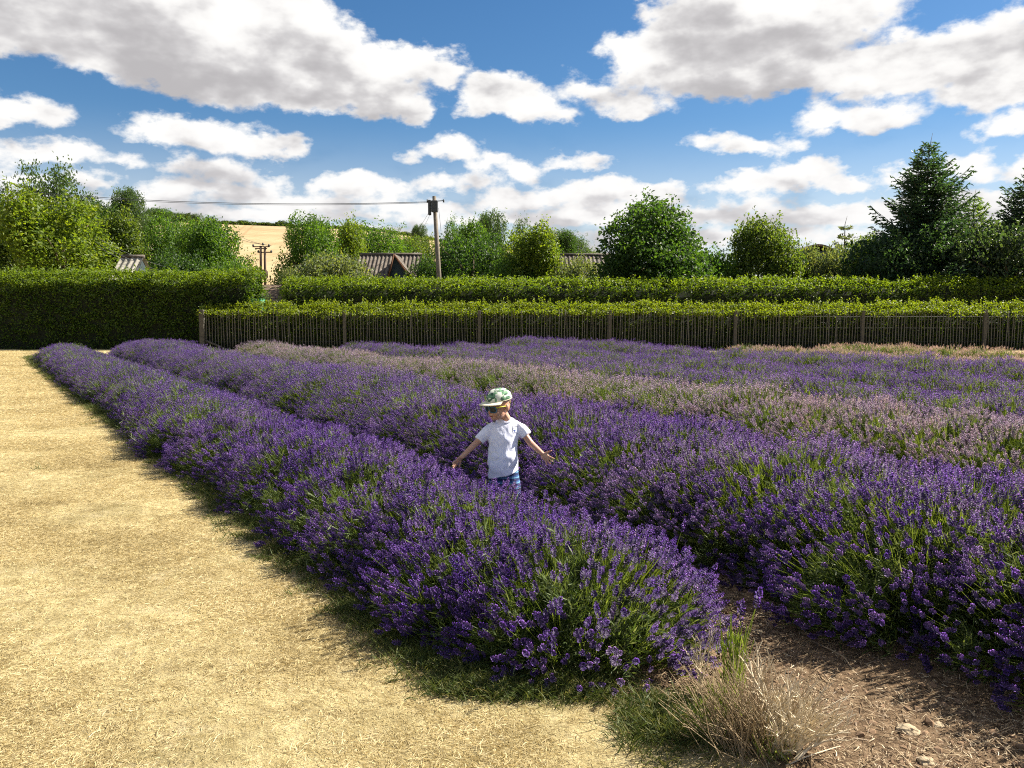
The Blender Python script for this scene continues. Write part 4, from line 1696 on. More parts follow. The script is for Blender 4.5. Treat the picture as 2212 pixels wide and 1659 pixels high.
rng = np.random.default_rng(77)
X, Y = [], []
for (n, a, b) in ((5200, 2.3, 5.0), (6500, 5.0, 9.0), (7000, 9.0, 16.0), (6000, 16, 33)):
    x, y = field_points(n, a, b, 0, 2.75, rng)
    X.append(x); Y.append(y)
X, Y = np.concatenate(X), np.concatenate(Y)
sv_ = X + SX * Y
nz = np.array([mnoise.noise(Vector((a * .9, b * .9, 2))) for a, b in zip(X, Y)])
fr = np.clip((sv_ - 1.98 + nz * .36) / .25, 0, 1)         # 1 in the green fringe under the row
fr = np.where((Y > 28.5) | (Y < 3.25), 0, fr)
green = rng.uniform(size=len(X)) < np.maximum(fr * .85, np.clip(nz - .30, 0, 1) * .05)
pos = np.stack([X, Y, np.zeros(len(X))], 1)
up = np.stack([rng.normal(0, .05, len(X)), rng.normal(0, .05, len(X)), np.ones(len(X))], 1)
grow = 1 + np.clip((Y - 7) / 12, 0, 1.1)
dm = ~green
tag(scatter('dry_grass', pos[dm], up[dm], (rng.uniform(.7, 1.25, len(X)) * grow)[dm], 8, G_DRY, None, None, np.clip(.60 - nz * .5 - .5 * np.array([max(0, mnoise.noise(Vector((a * 3.2, b * 3.2, 8)))) for a, b in zip(X, Y)]) + rng.normal(0, .15, len(X)), 0, 1)[dm], rng),
    'short scorched straw-coloured grass on the left', 'grass')
# the fringe gets extra green tufts, spread wider to darken the row's shadow band
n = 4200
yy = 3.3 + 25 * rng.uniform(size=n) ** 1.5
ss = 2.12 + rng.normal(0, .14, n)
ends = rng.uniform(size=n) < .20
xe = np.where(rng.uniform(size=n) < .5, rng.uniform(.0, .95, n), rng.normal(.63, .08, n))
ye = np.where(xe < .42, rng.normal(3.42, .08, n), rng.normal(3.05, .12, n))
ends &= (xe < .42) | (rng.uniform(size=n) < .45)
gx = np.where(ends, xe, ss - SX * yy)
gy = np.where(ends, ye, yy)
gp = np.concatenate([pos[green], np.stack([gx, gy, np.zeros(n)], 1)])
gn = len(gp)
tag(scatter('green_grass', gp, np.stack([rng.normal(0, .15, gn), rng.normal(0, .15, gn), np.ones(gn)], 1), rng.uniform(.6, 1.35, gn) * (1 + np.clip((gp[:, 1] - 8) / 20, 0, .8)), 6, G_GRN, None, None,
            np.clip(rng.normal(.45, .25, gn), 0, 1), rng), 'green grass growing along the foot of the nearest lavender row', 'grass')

# chaff and twigs lying on the soil
M_CHAFF = mat_straw('chaff', [(0, (.12, .075, .04)), (.4, (.26, .18, .10)), (.75, (.46, .36, .22)), (1, (.64, .54, .38))], .1)


def make_chaff(seed, n=14):
    rng = np.random.default_rng(seed)
    T = Tri()
    for i in range(n):
        c = np.array([rng.normal(0, .06), rng.normal(0, .06), rng.uniform(.002, .012)])
        a = rng.uniform(0, 6.28)
        l = rng.uniform(.003, .014) * (3.5 if rng.uniform() < .10 else 1)
        w = rng.uniform(.0006, .0014)
        d = np.array([math.cos(a), math.sin(a), rng.normal(0, .18)])
        s_ = np.array([-math.sin(a), math.cos(a), rng.normal(0, .3)]) * w
        m_ = c + np.array([0, 0, rng.uniform(0, .004)]) + s_ * rng.normal(0, 1.5)
        t = rng.uniform(0, 1)
        T.quad(c - d * l - s_, m_ - s_, m_ + s_, c - d * l + s_, 0, t)
        T.quad(m_ - s_, c + d * l - s_, c + d * l + s_, m_ + s_, 0, t)
    return T.mesh('chaff', (M_CHAFF,))


G_CHAFF = scatter_group(proto_coll('chaff', [make_chaff(i) for i in range(8)]), 'chaff', 8)
n = 2300
cy_ = 2.2 + 3.6 * rng.uniform(size=n) ** 1.2
cx_ = (2.55 + rng.uniform(0, 1.9, n)) - SX * cy_
tag(scatter('straw_litter', np.stack([cx_, cy_, np.full(n, .002)], 1), np.tile([0, 0, 1.0], (n, 1)), rng.uniform(.7, 1.4, n), 8, G_CHAFF, None, None, rng.uniform(0, 1, n), rng),
    'pale chaff and broken twigs lying on the brown soil', 'litter')

M_CLOD = mat_simple('soil_clod', (.19, .12, .07), .95, nscale=20, nmix=.4)
cl = []
for i in range(5):
    bm = bmesh.new()
    bmesh.ops.create_icosphere(bm, subdivisions=1, radius=.012)
    for v in bm.verts:
        v.co *= 1 + .5 * mnoise.noise(v.co * 90 + Vector((i, 0, 0)))
        v.co.z *= .6
    me = bpy.data.meshes.new('clod')
    bm.to_mesh(me)
    bm.free()
    me.materials.append(M_CLOD)
    cl.append(me)
G_CLOD = scatter_group(proto_coll('clods', cl), 'clods', 5)
n = 6500
cy_ = 2.2 + 3.6 * rng.uniform(size=n) ** 1.2
cx_ = (2.6 + rng.uniform(0, 1.9, n)) - SX * cy_
tag(scatter('soil_clods', np.stack([cx_, cy_, np.full(n, .002)], 1), rng.normal(size=(n, 3)) * .3 + [0, 0, 1], .25 + rng.exponential(.45, n), 5, G_CLOD, None, None, None, rng),
    'crumbs of dry brown soil between the lavender rows', 'soil')

M_STONE = mat_simple('pale_stone', (.32, .25, .16), .85, nscale=40, nmix=.2, bump=.4)
stones = [(1580, 1552, .030, 'largest pale stone on the soil right of the dead shrub'),
          (1640, 1572, .019, 'small pale stone just right of the largest one'),
          (1555, 1345, .020, 'pale stone near the foot of the nearest row'),
          (2000, 1641, .022, 'flat pale stone near the bottom right corner')]
stones = [(1964, 1583, .034, 'largest pale stone on the bare soil right of the dead shrub'),
          (1943 + 83, 1570, .020, 'small pale stone just behind and right of the largest one'),
          (1640, 1367, .018, 'pale flat stone in the soil beyond the dead shrub'),
          (1693, 1365 + 200, .018, 'small pale stone half shaded at the right foot of the dead shrub'),
          (2000, 1648, .024, 'flat pale stone nearest the bottom edge on the soil')]
for i, (px, py, r_, lab) in enumerate(stones):
    d = ray(px, py)
    t_ = -CAMZ / d[2]
    bm = bmesh.new()
    bmesh.ops.create_icosphere(bm, subdivisions=3, radius=r_)
    for v in bm.verts:
        n_ = mnoise.noise(v.co * (1.1 / r_) + Vector((i * 3.3, 0, 0)))
        v.co *= 1 + .5 * n_ + .18 * mnoise.noise(v.co * (3.5 / r_))
        v.co.x *= 1.25
        v.co.z *= .62
    me = bpy.data.meshes.new('stone')
    bm.to_mesh(me)
    bm.free()
    o = link('stone', me, None, M_STONE)
    o.location = (d[0] * t_, d[1] * t_, r_ * .25)
    tag(o, lab, 'stone', 'pale stones on the soil')

# ------------------------------------------------------------------ dead shrub, sprout and stump
M_DEAD = mat_simple('bleached_twig', (.56, .475, .34), .8, nscale=25, nmix=.25)
M_DEADD = mat_simple('brown_twig', (.32, .24, .145), .85, nscale=25, nmix=.3)


def grow(mb, p, d, l, r, depth, rng, up=.25, spread=.5, fork=3, minr=.0011):
    d = d.normalized()
    mid = p + d * l * .5 + Vector([rng.gauss(0, l * .05) for _ in range(3)])
    e = p + d * l + Vector([rng.gauss(0, l * .06) for _ in range(3)])
    mb.tube([p, mid, e], [r, r * .85, r * .7], 5 if r > .003 else 3, cap=False)
    if depth == 0:
        return
    for i in range(rng.randint(2, fork)):
        nd = d + Vector([rng.gauss(0, spread), rng.gauss(0, spread), rng.gauss(up, spread * .5)])
        grow(mb, e if i else mid, nd, l * rng.uniform(.62, .92), max(minr, r * rng.uniform(.5, .72)), depth - 1, rng, up, spread, fork, minr)


def ground_at(px, py):
    d = ray(px, py)
    t_ = -CAMZ / d[2]
    return Vector((d[0] * t_, d[1] * t_, 0))


gp0 = ground_at(1672, 1632)
shrub = empty('dead_shrub', gp0)
rr = random.Random(4)
mb = MB()
for i in range(17):
    a = rr.uniform(0, 6.28)
    t_ = rr.uniform(.4, 1.2)
    grow(mb, Vector((rr.gauss(.04, .035), rr.gauss(0, .035), 0)), Vector((math.cos(a) * t_ * .9 + .34, math.sin(a) * t_ * .6, .60)), rr.uniform(.07, .115), rr.uniform(.0075, .0130), 4, rr, .14, .36, 3, .0019)
o = mb.build('bleached_branches', M_DEAD, shrub)
mb = MB()
for i in range(210):
    b = Vector((-.04 + rr.gauss(-.03, .06), rr.gauss(.04, .06), 0))
    d = Vector((rr.gauss(-.36, .42), rr.gauss(.15, .35), 1)).normalized()
    l = rr.uniform(.16, .36)
    e = b + d * l + Vector((rr.gauss(0, .02), rr.gauss(0, .02), 0))
    mb.tube([b, (b + e) / 2 + Vector((rr.gauss(0, .02), rr.gauss(0, .02), 0)), e], [.0022, .0016, .0009], 3, cap=False)
    for _ in range(3):
        q = b.lerp(e, rr.uniform(.35, .9))
        mb.tube([q, q + (d + Vector((rr.gauss(0, .4), rr.gauss(0, .4), 0))).normalized() * rr.uniform(.03, .08)], [.001, .0007], 3, cap=False)
mb.build('brown_twigs', M_DEADD, shrub)
T = Tri()
rng2 = np.random.default_rng(3)
for i in range(500):
    c0 = (-.17, .10, .10) if i < 360 else (-.02, -.04, .03)
    b = np.array(c0) + rng2.normal(size=3) * np.array([.04, .035, .04])
    d = unit(np.array([rng2.normal(-.3, .4), rng2.normal(0, .4), 1]))
    l = rng2.uniform(.03, .09)
    s_ = unit(np.cross(d, rng2.normal(size=3))) * .0018
    T.quad(b - s_, b + d * l * .5 - s_, b + d * l, b + d * l * .5 + s_, 0, rng2.uniform(.2, 1))
link('green_shoots', T.mesh('green_shoots', (M_STEM1,)), shrub)
tag(shrub, 'dead lavender shrub of bleached and brown twigs at the bottom of the picture', 'shrub')

gp1 = ground_at(1582, 1500)
sprout = empty('lavender_sprout', gp1)
sprout.scale = (1.35, 1.35, 1.35)
T = Tri()
for i in range(330):
    b = np.array([rng2.normal(0, .016), rng2.normal(0, .016), rng2.uniform(0, .17)])
    d = unit(np.array([rng2.normal(0, .28) + b[0] * 4, rng2.normal(0, .28), 1]))
    l = rng2.uniform(.03, .06)
    s_ = unit(np.cross(d, rng2.normal(size=3))) * .0019
    T.quad(b - s_, b + d * l * .5 - s_, b + d * l, b + d * l * .5 + s_, 0, rng2.uniform(.3, 1))
for i in range(16):
    b = np.array([rng2.normal(0, .012), rng2.normal(0, .012), 0])
    e = b + np.array([rng2.normal(0, .035), rng2.normal(0, .03), rng2.uniform(.15, .27)])
    add_stem(T, b, e, np.zeros(3), .0012, .6, 2)
link('shoots', T.mesh('shoots', (M_STEM1,)), sprout)
for i in range(3):
    me, L = single[i]
    o = link('flower_spike', me, sprout)
    o.location = (rng2.normal(0, .02) + .01, rng2.normal(0, .02), .10 + .02 * i)
    o.rotation_euler = (rng2.normal(0, .12), .1 + rng2.normal(0, .12), 0)
tag(sprout, 'small upright green lavender sprout behind the dead shrub', 'plant')

gp2 = ground_at(1513, 1480)
stump = empty('bleached_sapling', gp2)
mb = MB()
for i in range(3):
    grow(mb, Vector((rr.gauss(0, .006), 0, 0)), Vector((rr.gauss(.0, .12), rr.gauss(0, .1), 1)), .085, .006, 3, rr, .35, .38, 3)
mb.build('branches', M_DEAD, stump)
tag(stump, 'small bleached forked dead stem between the nearest row and the sprout', 'stem')

# a few long fallen branches on the soil
for i, (xa, ya, xb, yb, r_, lab) in enumerate(((1760, 1390, 1930, 1500, .004, 'long curved brown twig on the soil in the shade of the second row'),
                                              (1700, 1655, 1890, 1600, .0028, 'pale curved twig lying on the soil right of the dead shrub'),
                                              (1770, 1545, 1850, 1580, .003, 'short dark twig on the soil between shrub and large stone'))):
    a, b = ground_at(xa, ya), ground_at(xb, yb)
    mb = MB()
    pts_ = [a.lerp(b, q / 5) + Vector((rr.gauss(0, .012), rr.gauss(0, .012), .006 + .012 * math.sin(q))) for q in range(6)]
    mb.tube(pts_, [r_, r_, r_ * .9, r_ * .8, r_ * .6, r_ * .4], 5)
    tag(mb.build('fallen_twig', M_DEADD if i != 1 else M_DEAD, None), lab, 'twig', 'fallen twigs on the soil')

# ------------------------------------------------------------------ the child
PY = 5.9


def J(x, y, dy=0.0):
    """a joint surveyed at the child's distance, moved dy metres away from the camera"""
    p = at(x, y, PY + dy)
    return p


def remeshed(name, parts, voxel, smooth_it=4, mat=None, parent=None):
    bm = bmesh.new()
    for f in parts:
        f(bm)
    me = bpy.data.meshes.new(name + '_src')
    bm.to_mesh(me)
    bm.free()
    tmp = bpy.data.objects.new('tmp', me)
    COL.objects.link(tmp)
    m = tmp.modifiers.new('r', 'REMESH')
    m.mode = 'VOXEL'
    m.voxel_size = voxel
    m.use_smooth_shade = True
    if smooth_it:
        s = tmp.modifiers.new('s', 'SMOOTH')
        s.factor = .5
        s.iterations = smooth_it
    dg = bpy.context.evaluated_depsgraph_get()
    out = bpy.data.meshes.new_from_object(tmp.evaluated_get(dg))
    bpy.data.objects.remove(tmp)
    out.name = name
    o = link(name, out, parent, mat)
    return o


def ball(c, r, sub=2):
    c = Vector(c)

    def f(bm):
        rv = r if hasattr(r, '__len__') else (r, r, r)
        bmesh.ops.create_icosphere(bm, subdivisions=sub, radius=1, matrix=Matrix.Translation(c) @ Matrix.Diagonal((*rv, 1)))
    return f


def oball(c, r, M, sub=3):
    """ellipsoid with its axes turned by M"""
    def f(bm):
        bmesh.ops.create_icosphere(bm, subdivisions=sub, radius=1, matrix=Matrix.Translation(Vector(c)) @ M.to_4x4() @ Matrix.Diagonal((*r, 1)))
    return f


def limb(pts, rad, step=.35):
    """overlapping balls along a bent, tapering limb"""
    pts = [Vector(p) for p in pts]
    out = []
    for (a, b, ra, rb) in zip(pts, pts[1:], rad, rad[1:]):
        L = (b - a).length
        n = max(2, int(L / (min(ra, rb) * step)) + 1)
        for i in range(n + 1):
            u = i / n
            out.append(ball(a.lerp(b, u), ra + (rb - ra) * u, 2))
    return out


def loft(rings):
    """closed tube through rings (list of lists of points)"""
    def f(bm):
        rv = [[bm.verts.new(p) for p in r] for r in rings]
        n = len(rv[0])
        for a, b in zip(rv, rv[1:]):
            for k in range(n):
                bm.faces.new((a[k], a[(k + 1) % n], b[(k + 1) % n], b[k]))
        bm.faces.new(rv[0][::-1])
        bm.faces.new(rv[-1])
    return f


def ring(c, rx, ry, n=28, tilt=0.0, yaw=0.0, sq=1.0):
    c = Vector(c)
    out = []
    for k in range(n):
        a = 2 * math.pi * k / n
        ca, sa = math.cos(a), math.sin(a)
        x = rx * math.copysign(abs(ca) ** sq, ca)
        y = ry * math.copysign(abs(sa) ** sq, sa)
        X, Y = x * math.cos(yaw) - y * math.sin(yaw), x * math.sin(yaw) + y * math.cos(yaw)
        out.append(c + Vector((X, Y, X * tilt)))
    return out


def ring_dir(c, d, r1, r2, n=20, ref=(0, 1, 0)):
    d = Vector(d).normalized()
    u = Vector(ref).cross(d).normalized()
    w = d.cross(u)
    return [Vector(c) + u * r1 * math.cos(2 * math.pi * k / n) + w * r2 * math.sin(2 * math.pi * k / n) for k in range(n)]


def mat_skin():
    m, t, out = material('skin')
    tc = t.new('ShaderNodeTexCoord').outputs['Object']
    n = t.noise(tc, 18, 3, .5)
    c = t.mix(n, (.42, .22, .14), (.53, .31, .21))
    p = t.new('ShaderNodeBsdfPrincipled')
    t.put(p.inputs['Base Color'], c)
    p.inputs['Roughness'].default_value = .5
    p.inputs['Subsurface Weight'].default_value = .25
    p.inputs['Subsurface Radius'].default_value = (.02, .006, .003)
    p.inputs['Subsurface Scale'].default_value = .6
    t.put(out.inputs[0], p.outputs[0])
    return m


M_SKIN = mat_skin()
child = empty('person', (J(1085, 1000).x, PY, 0))
CO = Vector(child.location)
tag(child, 'small child in green-print cap, blue sunglasses and white t-shirt, arms held out over the lavender', 'person')

# head frame: face turned to the picture's left and down
HC = J(1077.5, 876.5, -.01)         # centre of the skull
yaw, pit = R(48), R(9)
fwd = Vector((-math.sin(yaw) * math.cos(pit), -math.cos(yaw) * math.cos(pit), -math.sin(pit)))
rgt = Vector((-math.cos(yaw), math.sin(yaw), 0))       # the child's right hand side (towards the picture's left)
upv = rgt.cross(fwd) * -1
upv = fwd.cross(rgt) if fwd.cross(rgt).z > 0 else rgt.cross(fwd)
HM = Matrix((rgt, fwd, upv)).transposed()              # columns: x right, y forward, z up


HS = 1.07


def H(x, y, z):
    return HC + HM @ (Vector((x, y, z)) * HS)


shL, shR = J(1062, 925, .0), J(1120, 921, .02)
elL, wrL = J(1026, 960, -.04), J(997, 988, -.12)
elR, wrR = J(1146, 957, -.02), J(1171, 980, -.09)
neck = J(1094, 905, .02)
parts = []
parts += [oball(H(0, -.008, .012), (.068, .086, .084), HM), oball(H(0, .022, -.035), (.056, .060, .062), HM),
          oball(H(0, .048, -.070), (.028, .028, .022), HM), oball(H(.026, .046, -.040), (.026, .026, .026), HM), oball(H(-.026, .046, -.040), (.026, .026, .026), HM),
          oball(H(0, .086, -.022), (.0095, .014, .011), HM), oball(H(0, .078, -.006), (.007, .010, .018), HM),
          oball(H(0, .074, -.049), (.016, .010, .0045), HM), oball(H(0, .073, -.057), (.013, .010, .005), HM),
          oball(H(.073, -.012, -.010), (.010, .017, .026), HM), oball(H(-.073, -.012, -.010), (.010, .017, .026), HM)]
parts += limb([H(0, -.02, -.05), neck, J(1092, 930, .03)], [.036, .034, .040])
parts += limb([shL, elL, wrL], [.026, .0245, .0175], .3)
parts += limb([shR, elR, wrR], [.026, .0245, .0175], .3)
parts += [ball(J(1090, 950, .02), (.10, .065, .13), 3), ball(J(1089, 1005, .02), (.09, .062, .12), 3)]
# legs down to the feet between the rows
hipL, hipR = J(1072, 1045, .02), J(1107, 1043, .02)
kL, kR = J(1070, 1090, 0), J(1108, 1090, .01)
fL, fR = Vector((kL.x, PY + .02, .045)), Vector((kR.x, PY + .03, .045))
parts += limb([hipL, kL, fL], [.055, .038, .026]) + limb([hipR, kR, fR], [.055, .038, .026])
parts += [ball(fL + Vector((0, -.04, -.015)), (.030, .075, .028)), ball(fR + Vector((0, -.04, -.015)), (.030, .075, .028))]


def hand(wr, el, palm_n, fingers, thumb, pw=.028):
    """palm block plus five bent fingers; fingers: list of (direction, length, bend)"""
    d = (wr - el).normalized()
    side = d.cross(palm_n).normalized()
    out = []
    pc = wr + d * .030
    M = Matrix((side, d, palm_n)).transposed()
    out.append(oball(pc, (pw, .033, .0115), M, 3))
    out.append(oball(wr + d * .004, (.016, .016, .012), M, 2))
    for i, (dr, ln, bend) in enumerate(fingers):
        b = pc + side * (-.017 + .0115 * i) + d * .020
        dr = (M @ Vector(dr)).normalized()
        j1 = b + dr * ln * .45
        d2 = (dr + palm_n * bend).normalized()
        j2 = j1 + d2 * ln * .32
        d3 = (d2 + palm_n * bend).normalized()
        tip = j2 + d3 * ln * .25
        out += limb([b, j1, j2, tip], [.0068, .0062, .0056, .0048], .5)
    b = pc - side * (pw * .7) * thumb[3] - d * .012
    dr = (M @ Vector(thumb[0])).normalized()
    j1 = b + dr * thumb[1] * .55
    tip = j1 + (dr + palm_n * thumb[2]).normalized() * thumb[1] * .45
    out += limb([b, j1, tip], [.0085, .0072, .0055], .5)
    return out


# picture-left hand: palm down and forward, fingers drooping onto the flowers
parts += hand(wrL, elL, Vector((.10, -.80, -.58)).normalized(),
              [((-.30, 1, .1), .052, .28), ((-.08, 1, .1), .058, .28), ((.14, 1, .1), .055, .30), ((.38, 1, .1), .047, .32)], ((-.9, .7, .3), .048, .25, 1.0))
# picture-right hand: open, palm to the camera, fingers spread
parts += hand(wrR, elR, Vector((-.25, -.93, .25)).normalized(),
              [((-.30, 1, .05), .054, .22), ((-.08, 1, .05), .060, .2), ((.14, 1, .05), .057, .2), ((.42, .9, .05), .048, .25)], ((-.95, .55, .1), .050, .15, 1.0))
body = remeshed('body', parts, .0026, 5, M_SKIN, child)
for o in (body,):
    o.location = -CO

# ---- shirt
def mat_cloth(name, col, scale=35, bump=.4, print_=False):
    m, t, out = material(name)
    tc = t.new('ShaderNodeTexCoord').outputs['Object']
    n = t.noise(t.vec('MULTIPLY', tc, (1, 1, .55)), 16, 4, .55, dist=.6)
    c = t.mix(t.noise(tc, 7, 3), tuple(a * .93 for a in col), col)
    if print_:
        # faint worn ring print low on the front
        dv = t.vec('SUBTRACT', tc, print_)
        dd = t.vec('LENGTH', t.vec('MULTIPLY', dv, (1, 0, 1)))
        rg = t.math('MULTIPLY', t.rng(t.math('ABSOLUTE', t.math('SUBTRACT', dd, .030)), .006, .001), .35)
        c = t.mix(rg, c, (.80, .74, .50))
    p = t.new('ShaderNodeBsdfPrincipled')
    t.put(p.inputs['Base Color'], c)
    p.inputs['Roughness'].default_value = .9
    p.inputs['Specular IOR Level'].default_value = .15
    b = t.new('ShaderNodeBump')
    b.inputs['Strength'].default_value = bump
    b.inputs['Distance'].default_value = .02
    t.put(b.inputs['Height'], n)
    t.put(p.inputs['Normal'], b.outputs[0])
    t.put(out.inputs[0], p.outputs[0])
    return m


beltc = J(1068, 983, -.05)
M_SHIRT = mat_cloth('white_jersey', (.78, .80, .94), print_=tuple(beltc))
rings = []
prof = [  # x left, x right, y, depth half, tilt, exponent
    (1079, 1110, 902, .040, 0), (1070, 1117, 910, .052, 0), (1060, 1124, 916, .062, 0), (1054.5, 1128, 924, .070, 0), (1054, 1126, 936, .077, 0),
    (1054, 1121, 950, .080, 0), (1055, 1118.5, 966, .081, 0), (1055, 1118, 983, .083, .04), (1054.5, 1118.5, 1000, .085, .12), (1054, 1120, 1016, .086, .22), (1053.5, 1121, 1025, .087, .28)]
for (xa, xb, y, dp, ti) in prof:
    c = J((xa + xb) / 2, y, .045 - .075 * min(1, (y - 900) / 85))
    rings.append(ring(c, (xb - xa) / 2 / FD * PY, dp * 1.08, 32, tilt=ti, yaw=0, sq=.97))
sp = [loft(rings)]


def sleeve(sh, el, end, r0, r1):
    d = (end - sh).normalized()
    return loft([ring_dir(sh - d * .035, d, r0 * .62, r0 * .62), ring_dir(sh + d * .03, d, r0, r0), ring_dir(sh.lerp(end, .5), d, (r0 + r1) / 2, (r0 + r1) / 2), ring_dir(end, d, r1, r1 * 1.02)])


sp.append(sleeve(J(1062, 922, .01), elL, J(1034, 952, -.02), .042, .042))
sp.append(sleeve(J(1118, 920, .02), elR, J(1136.5, 940.5, .0), .042, .041))
shirt = remeshed('tshirt', sp, .0042, 9, M_SHIRT, child)
# folds
me = shirt.data
n = len(me.vertices)
co = np.empty(n * 3)
me.vertices.foreach_get('co', co)
co = co.reshape(-1, 3)
no = np.empty(n * 3)
me.vertices.foreach_get('normal', no)
no = no.reshape(-1, 3)
f = np.array([mnoise.noise(Vector((c[0] * 12 + c[2] * 10, c[1] * 8, c[2] * 6 - c[0] * 8))) + .5 * mnoise.noise(Vector((c[0] * 34, c[1] * 20, c[2] * 26))) for c in co])
co += no * (f * .0095)[:, None]
me.vertices.foreach_set('co', co.ravel())
me.update()
shirt.location = -CO

# collar
cc = J(1093, 904.5, .02)
mb = MB()
pts_ = [p + Vector((0, 0, -.010 - .012 * max(0, -(p - cc).y / .04))) for p in ring(cc, .0445, .043, 20)]
mb.tube(pts_ + [pts_[0]], .0055, 6, cap=False)
o = mb.build('collar', M_SHIRT, child)
o.location = -CO

# chest emblem: outlined badge with a small blue tree, sits on the cloth
from mathutils.bvhtree import BVHTree
bvh = BVHTree.FromPolygons([tuple(v) for v in co], [tuple(p.vertices) for p in me.polygons])
M_INK = mat_simple('dark_ink', (.05, .05, .07), .8)
M_BLUE = mat_simple('blue_ink', (.03, .08, .35), .8)
M_FADE = mat_simple('faded_ink', (.40, .32, .36), .8)


def printed(x0, y0, x1, y1, w):
    """a printed stroke laid on the shirt front"""
    vs = []
    a, b = Vector((x0, y0)), Vector((x1, y1))
    dr = (b - a).normalized()
    nn = Vector((-dr.y, dr.x)) * w / 2
    for q in (a + nn, b + nn, b - nn, a - nn):
        dd = Vector(ray(q.x, q.y)).normalized()
        hit = bvh.ray_cast(Vector((0, 0, CAMZ)), dd)
        vs.append((hit[0] - dd * .0012) if hit[0] is not None else at(q.x, q.y, PY - .06))
    return vs


def stroke_obj(name, strokes, mat):
    mb = MB()
    for s_ in strokes:
        mb.poly(printed(*s_), [(0, 1, 2, 3)])
    o = mb.build(name, mat, child)
    o.location = -CO


ex0, ex1, ey0, ey1 = 1107.5, 1117, 920.5, 937
stroke_obj('emblem_outline', [(ex0, ey0, ex1, ey0, .8), (ex0 + .8, ey1, ex1 + .4, ey1, .8), (ex0, ey0, ex0 + .8, ey1, .8), (ex1, ey0, ex1 + .4, ey1, .8),
                              (ex0 + 1.2, ey0 + 2.2, ex1 - 1.2, ey0 + 2.2, .7), (ex0 + 2, ey1 - 2.4, ex1 - .8, ey1 - 2.4, .6)], M_INK)
stroke_obj('emblem_lettering', [(ex0 + 1.6, ey0 + 4.2, ex0 + 3.4, ey0 + 4.2, .9), (ex0 + 4.2, ey0 + 4.2, ex0 + 6.6, ey0 + 4.2, .9), (ex0 + 1.6, ey0 + 5.9, ex0 + 7.2, ey0 + 5.9, .6)], M_FADE)
stroke_obj('emblem_tree', [(ex0 + 2.4, ey0 + 8.8, ex0 + 6.6, ey0 + 9.4, 1.4), (ex0 + 3.2, ey0 + 7.6, ex0 + 4.6, ey0 + 11, 1.3), (ex0 + 4.8, ey0 + 9, ex0 + 5.2, ey0 + 13.4, .9), (ex0 + 3.2, ey0 + 12.6, ex0 + 7, ey0 + 12.4, .9)], M_BLUE)

# ---- shorts with blue bands
def mat_shorts():
    m, t, out = material('striped_shorts')
    pos = t.new('ShaderNodeTexCoord').outputs['Object']
    sp_ = t.new('ShaderNodeSeparateXYZ')
    t.put(sp_.inputs[0], pos)
    z = t.math('ADD', sp_.outputs[2], t.math('MULTIPLY', t.noise(pos, 9, 2), .012))
    f = t.math('FRACT', t.math('MULTIPLY', z, 26.0))
    c = t.ramp(f, [(0, (.012, .03, .11)), (.30, (.012, .03, .11)), (.36, (.06, .20, .38)), (.52, (.20, .42, .58)), (.60, (.03, .09, .26)), (.82, (.03, .10, .28)), (.9, (.012, .03, .11))])
    p = t.new('ShaderNodeBsdfPrincipled')
    t.put(p.inputs['Base Color'], c)
    p.inputs['Roughness'].default_value = .85
    t.put(out.inputs[0], p.outputs[0])
    return m


sr = []
for (xa, xb, y, dp) in ((1060, 1119, 1008, .072), (1058, 1121, 1022, .078), (1057, 1123, 1036, .082), (1056.5, 1124, 1046, .082)):
    sr.append(ring(J((xa + xb) / 2, y, .02), (xb - xa) / 2 / FD * PY, dp, 28, sq=.85))
shp = [loft(sr)]
for (x, xk) in ((1073, 1071), (1107, 1109)):
    shp.append(loft([ring(J(x, 1038, .02), .056, .072, 22), ring(J((x + xk) / 2, 1060, .015), .058, .068, 22), ring(J(xk, 1084, .01), .060, .066, 22)]))
sh_o = remeshed('shorts', shp, .0045, 2, mat_shorts(), child)
sh_o.location = -CO

# ---- shoes
for f_ in (fL, fR):
    mb = MB()
    mb.box(f_ - CO + Vector((0, -.045, -.027)), (.07, .17, .036), bev=.012)
    mb.build('shoe', mat_simple('shoe_canvas', (.10, .12, .20), .8), child)

# ---- hair at the nape
hr = [oball(H(0, -.046, .020), (.060, .050, .040), HM)]
hair = remeshed('hair', hr, .004, 1, mat_simple('fair_hair', (.15, .095, .05), .7, nscale=60, nmix=.3), child)
hair.location = -CO

# ---- cap
def mat_cap():
    m, t, out = material('cap_print')
    pos = t.new('ShaderNodeTexCoord').outputs['Object']
    w = t.noise(t.vec('MULTIPLY', pos, (1.0, 1.0, 1.25)), 21, 1.6, .5, dist=.9)
    w2 = t.noise(t.vec('MULTIPLY', t.vec('ADD', pos, (3, 1, 7)), (1.1, 1.1, 1.3)), 24, 1.4, .5, dist=.8)
    a = t.rng(w, .515, .53)
    b = t.rng(w2, .555, .57)
    c = t.mix(a, (.62, .64, .56), (.035, .095, .055))
    c = t.mix(b, c, (.12, .26, .14))
    p = t.new('ShaderNodeBsdfPrincipled')
    t.put(p.inputs['Base Color'], c)
    p.inputs['Roughness'].default_value = .85
    t.put(out.inputs[0], p.outputs[0])
    return m


M_CAP = mat_cap()
M_CREAM = mat_simple('cream_cotton', (.66, .62, .46), .85)


def cap_pt(a, u, s=1.0):
    """a: angle round the head from the front, u: 0 rim .. 1 top"""
    ph = u * math.pi / 2
    r = math.cos(ph) ** .80
    return H(math.sin(a) * .0775 * r * s, math.cos(a) * (.092 if math.cos(a) > 0 else .094) * r * s - .008, .041 + .075 * math.sin(ph) ** .95 * s)


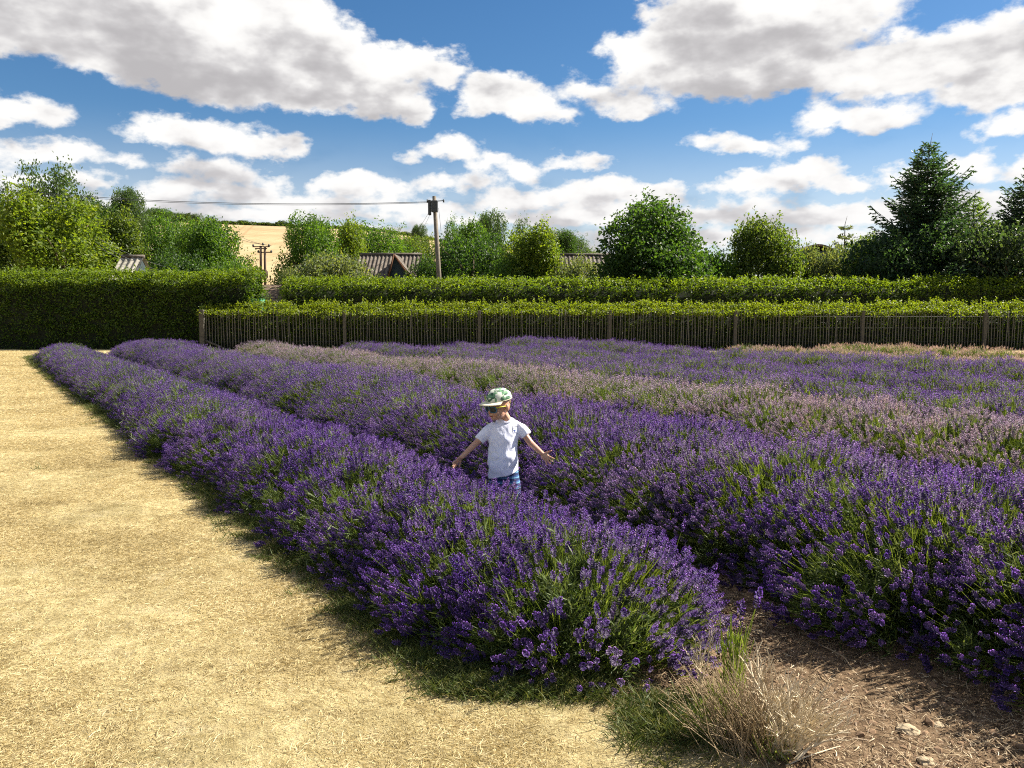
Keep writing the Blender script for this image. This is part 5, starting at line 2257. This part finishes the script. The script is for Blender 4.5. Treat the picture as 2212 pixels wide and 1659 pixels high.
vs, fs = [], []
NA, NU = 36, 10
for u in range(NU + 1):
    for k in range(NA):
        vs.append(tuple(cap_pt(2 * math.pi * k / NA, u / NU * .985) - CO))
for u in range(NU):
    for k in range(NA):
        fs.append((u * NA + k, u * NA + (k + 1) % NA, (u + 1) * NA + (k + 1) % NA, (u + 1) * NA + k))
cap = link('cap', np_mesh('cap', vs, fs, smooth=True), child, M_CAP)
m_ = cap.modifiers.new('th', 'SOLIDIFY')
m_.thickness = .003
mb = MB()
mb.tube([H(0, -.008, .112) - CO, H(0, -.008, .117) - CO], [.007, .004], 8)
mb.build('cap_button', M_CREAM, cap)
# rim band
mb = MB()
mb.tube([tuple(cap_pt(2 * math.pi * k / 30, .02, 1.012) - CO) for k in range(31)], .0035, 6, cap=False)
mb.build('cap_band', M_CREAM, cap)
# peak
vs, fs = [], []
for j in range(7):
    q = j / 6
    for k in range(17):
        a = (k / 16 - .5) * 2 * R(72)
        ca = max(0.0, math.cos(a)) ** .65
        base_ = Vector((math.sin(a) * .078, math.cos(a) * .092 - .008, .043))
        tip_ = base_ + Vector((math.sin(a) * .012, .068 * ca * 1.0, .002 - .012 * abs(math.sin(a)) ** 2))
        p_ = base_.lerp(tip_, q) + Vector((0, 0, -.006 * q * q))
        vs.append(tuple(HC + HM @ (p_ * HS) - CO))
for j in range(6):
    for k in range(16):
        fs.append((j * 17 + k, j * 17 + k + 1, (j + 1) * 17 + k + 1, (j + 1) * 17 + k))
pk_ = link('cap_peak', np_mesh('cap_peak', vs, fs, smooth=True), cap, M_CREAM)
m_ = pk_.modifiers.new('th', 'SOLIDIFY')
m_.thickness = .004

# ---- sunglasses
M_FR = mat_simple('blue_frame', (.010, .13, .25), .4, .4)
M_LENS = mat_simple('dark_lens', (.006, .014, .022), .22, .35)
M_YEL = mat_simple('yellow_arm', (.62, .58, .05), .4)
gl = empty('sunglasses', (0, 0, 0))
gl.parent = child
for sx in (-1, 1):
    mb = MB()
    outl = []
    for k in range(20):
        a = 2 * math.pi * k / 20
        x = .0255 * math.copysign(abs(math.cos(a)) ** .75, math.cos(a))
        z = .0205 * math.copysign(abs(math.sin(a)) ** .75, math.sin(a))
        outl.append(H(sx * .029 + x, .0865 - abs(sx * .029 + x) * .28, -.008 + z) - CO)
    mb.tube(outl + [outl[0]], .0030, 6, cap=False)
    mb.build('lens_frame', M_FR, gl)
    mb = MB()
    mb.poly([tuple(p) for p in outl], [tuple(range(20))])
    mb.build('lens', M_LENS, gl)
    mb = MB()
    mb.tube([H(sx * .050, .070, .006) - CO, H(sx * .068, .045, .007) - CO, H(sx * .0735, -.004, .004) - CO], [.0042, .0035, .0028], 6)
    mb.build('temple_arm', M_YEL, gl)
mb = MB()
mb.tube([H(-.010, .086, .006) - CO, H(0, .090, .008) - CO, H(.010, .086, .006) - CO], .0035, 6)
mb.build('bridge', M_FR, gl)
# lips
mb = MB()
mb.tube([H(-.016, .074, -.052) - CO, H(0, .0865, -.0535) - CO, H(.016, .074, -.052) - CO], [.0026, .0044, .0026], 6)
mb.build('mouth', mat_simple('lip', (.26, .06, .055), .5), child)
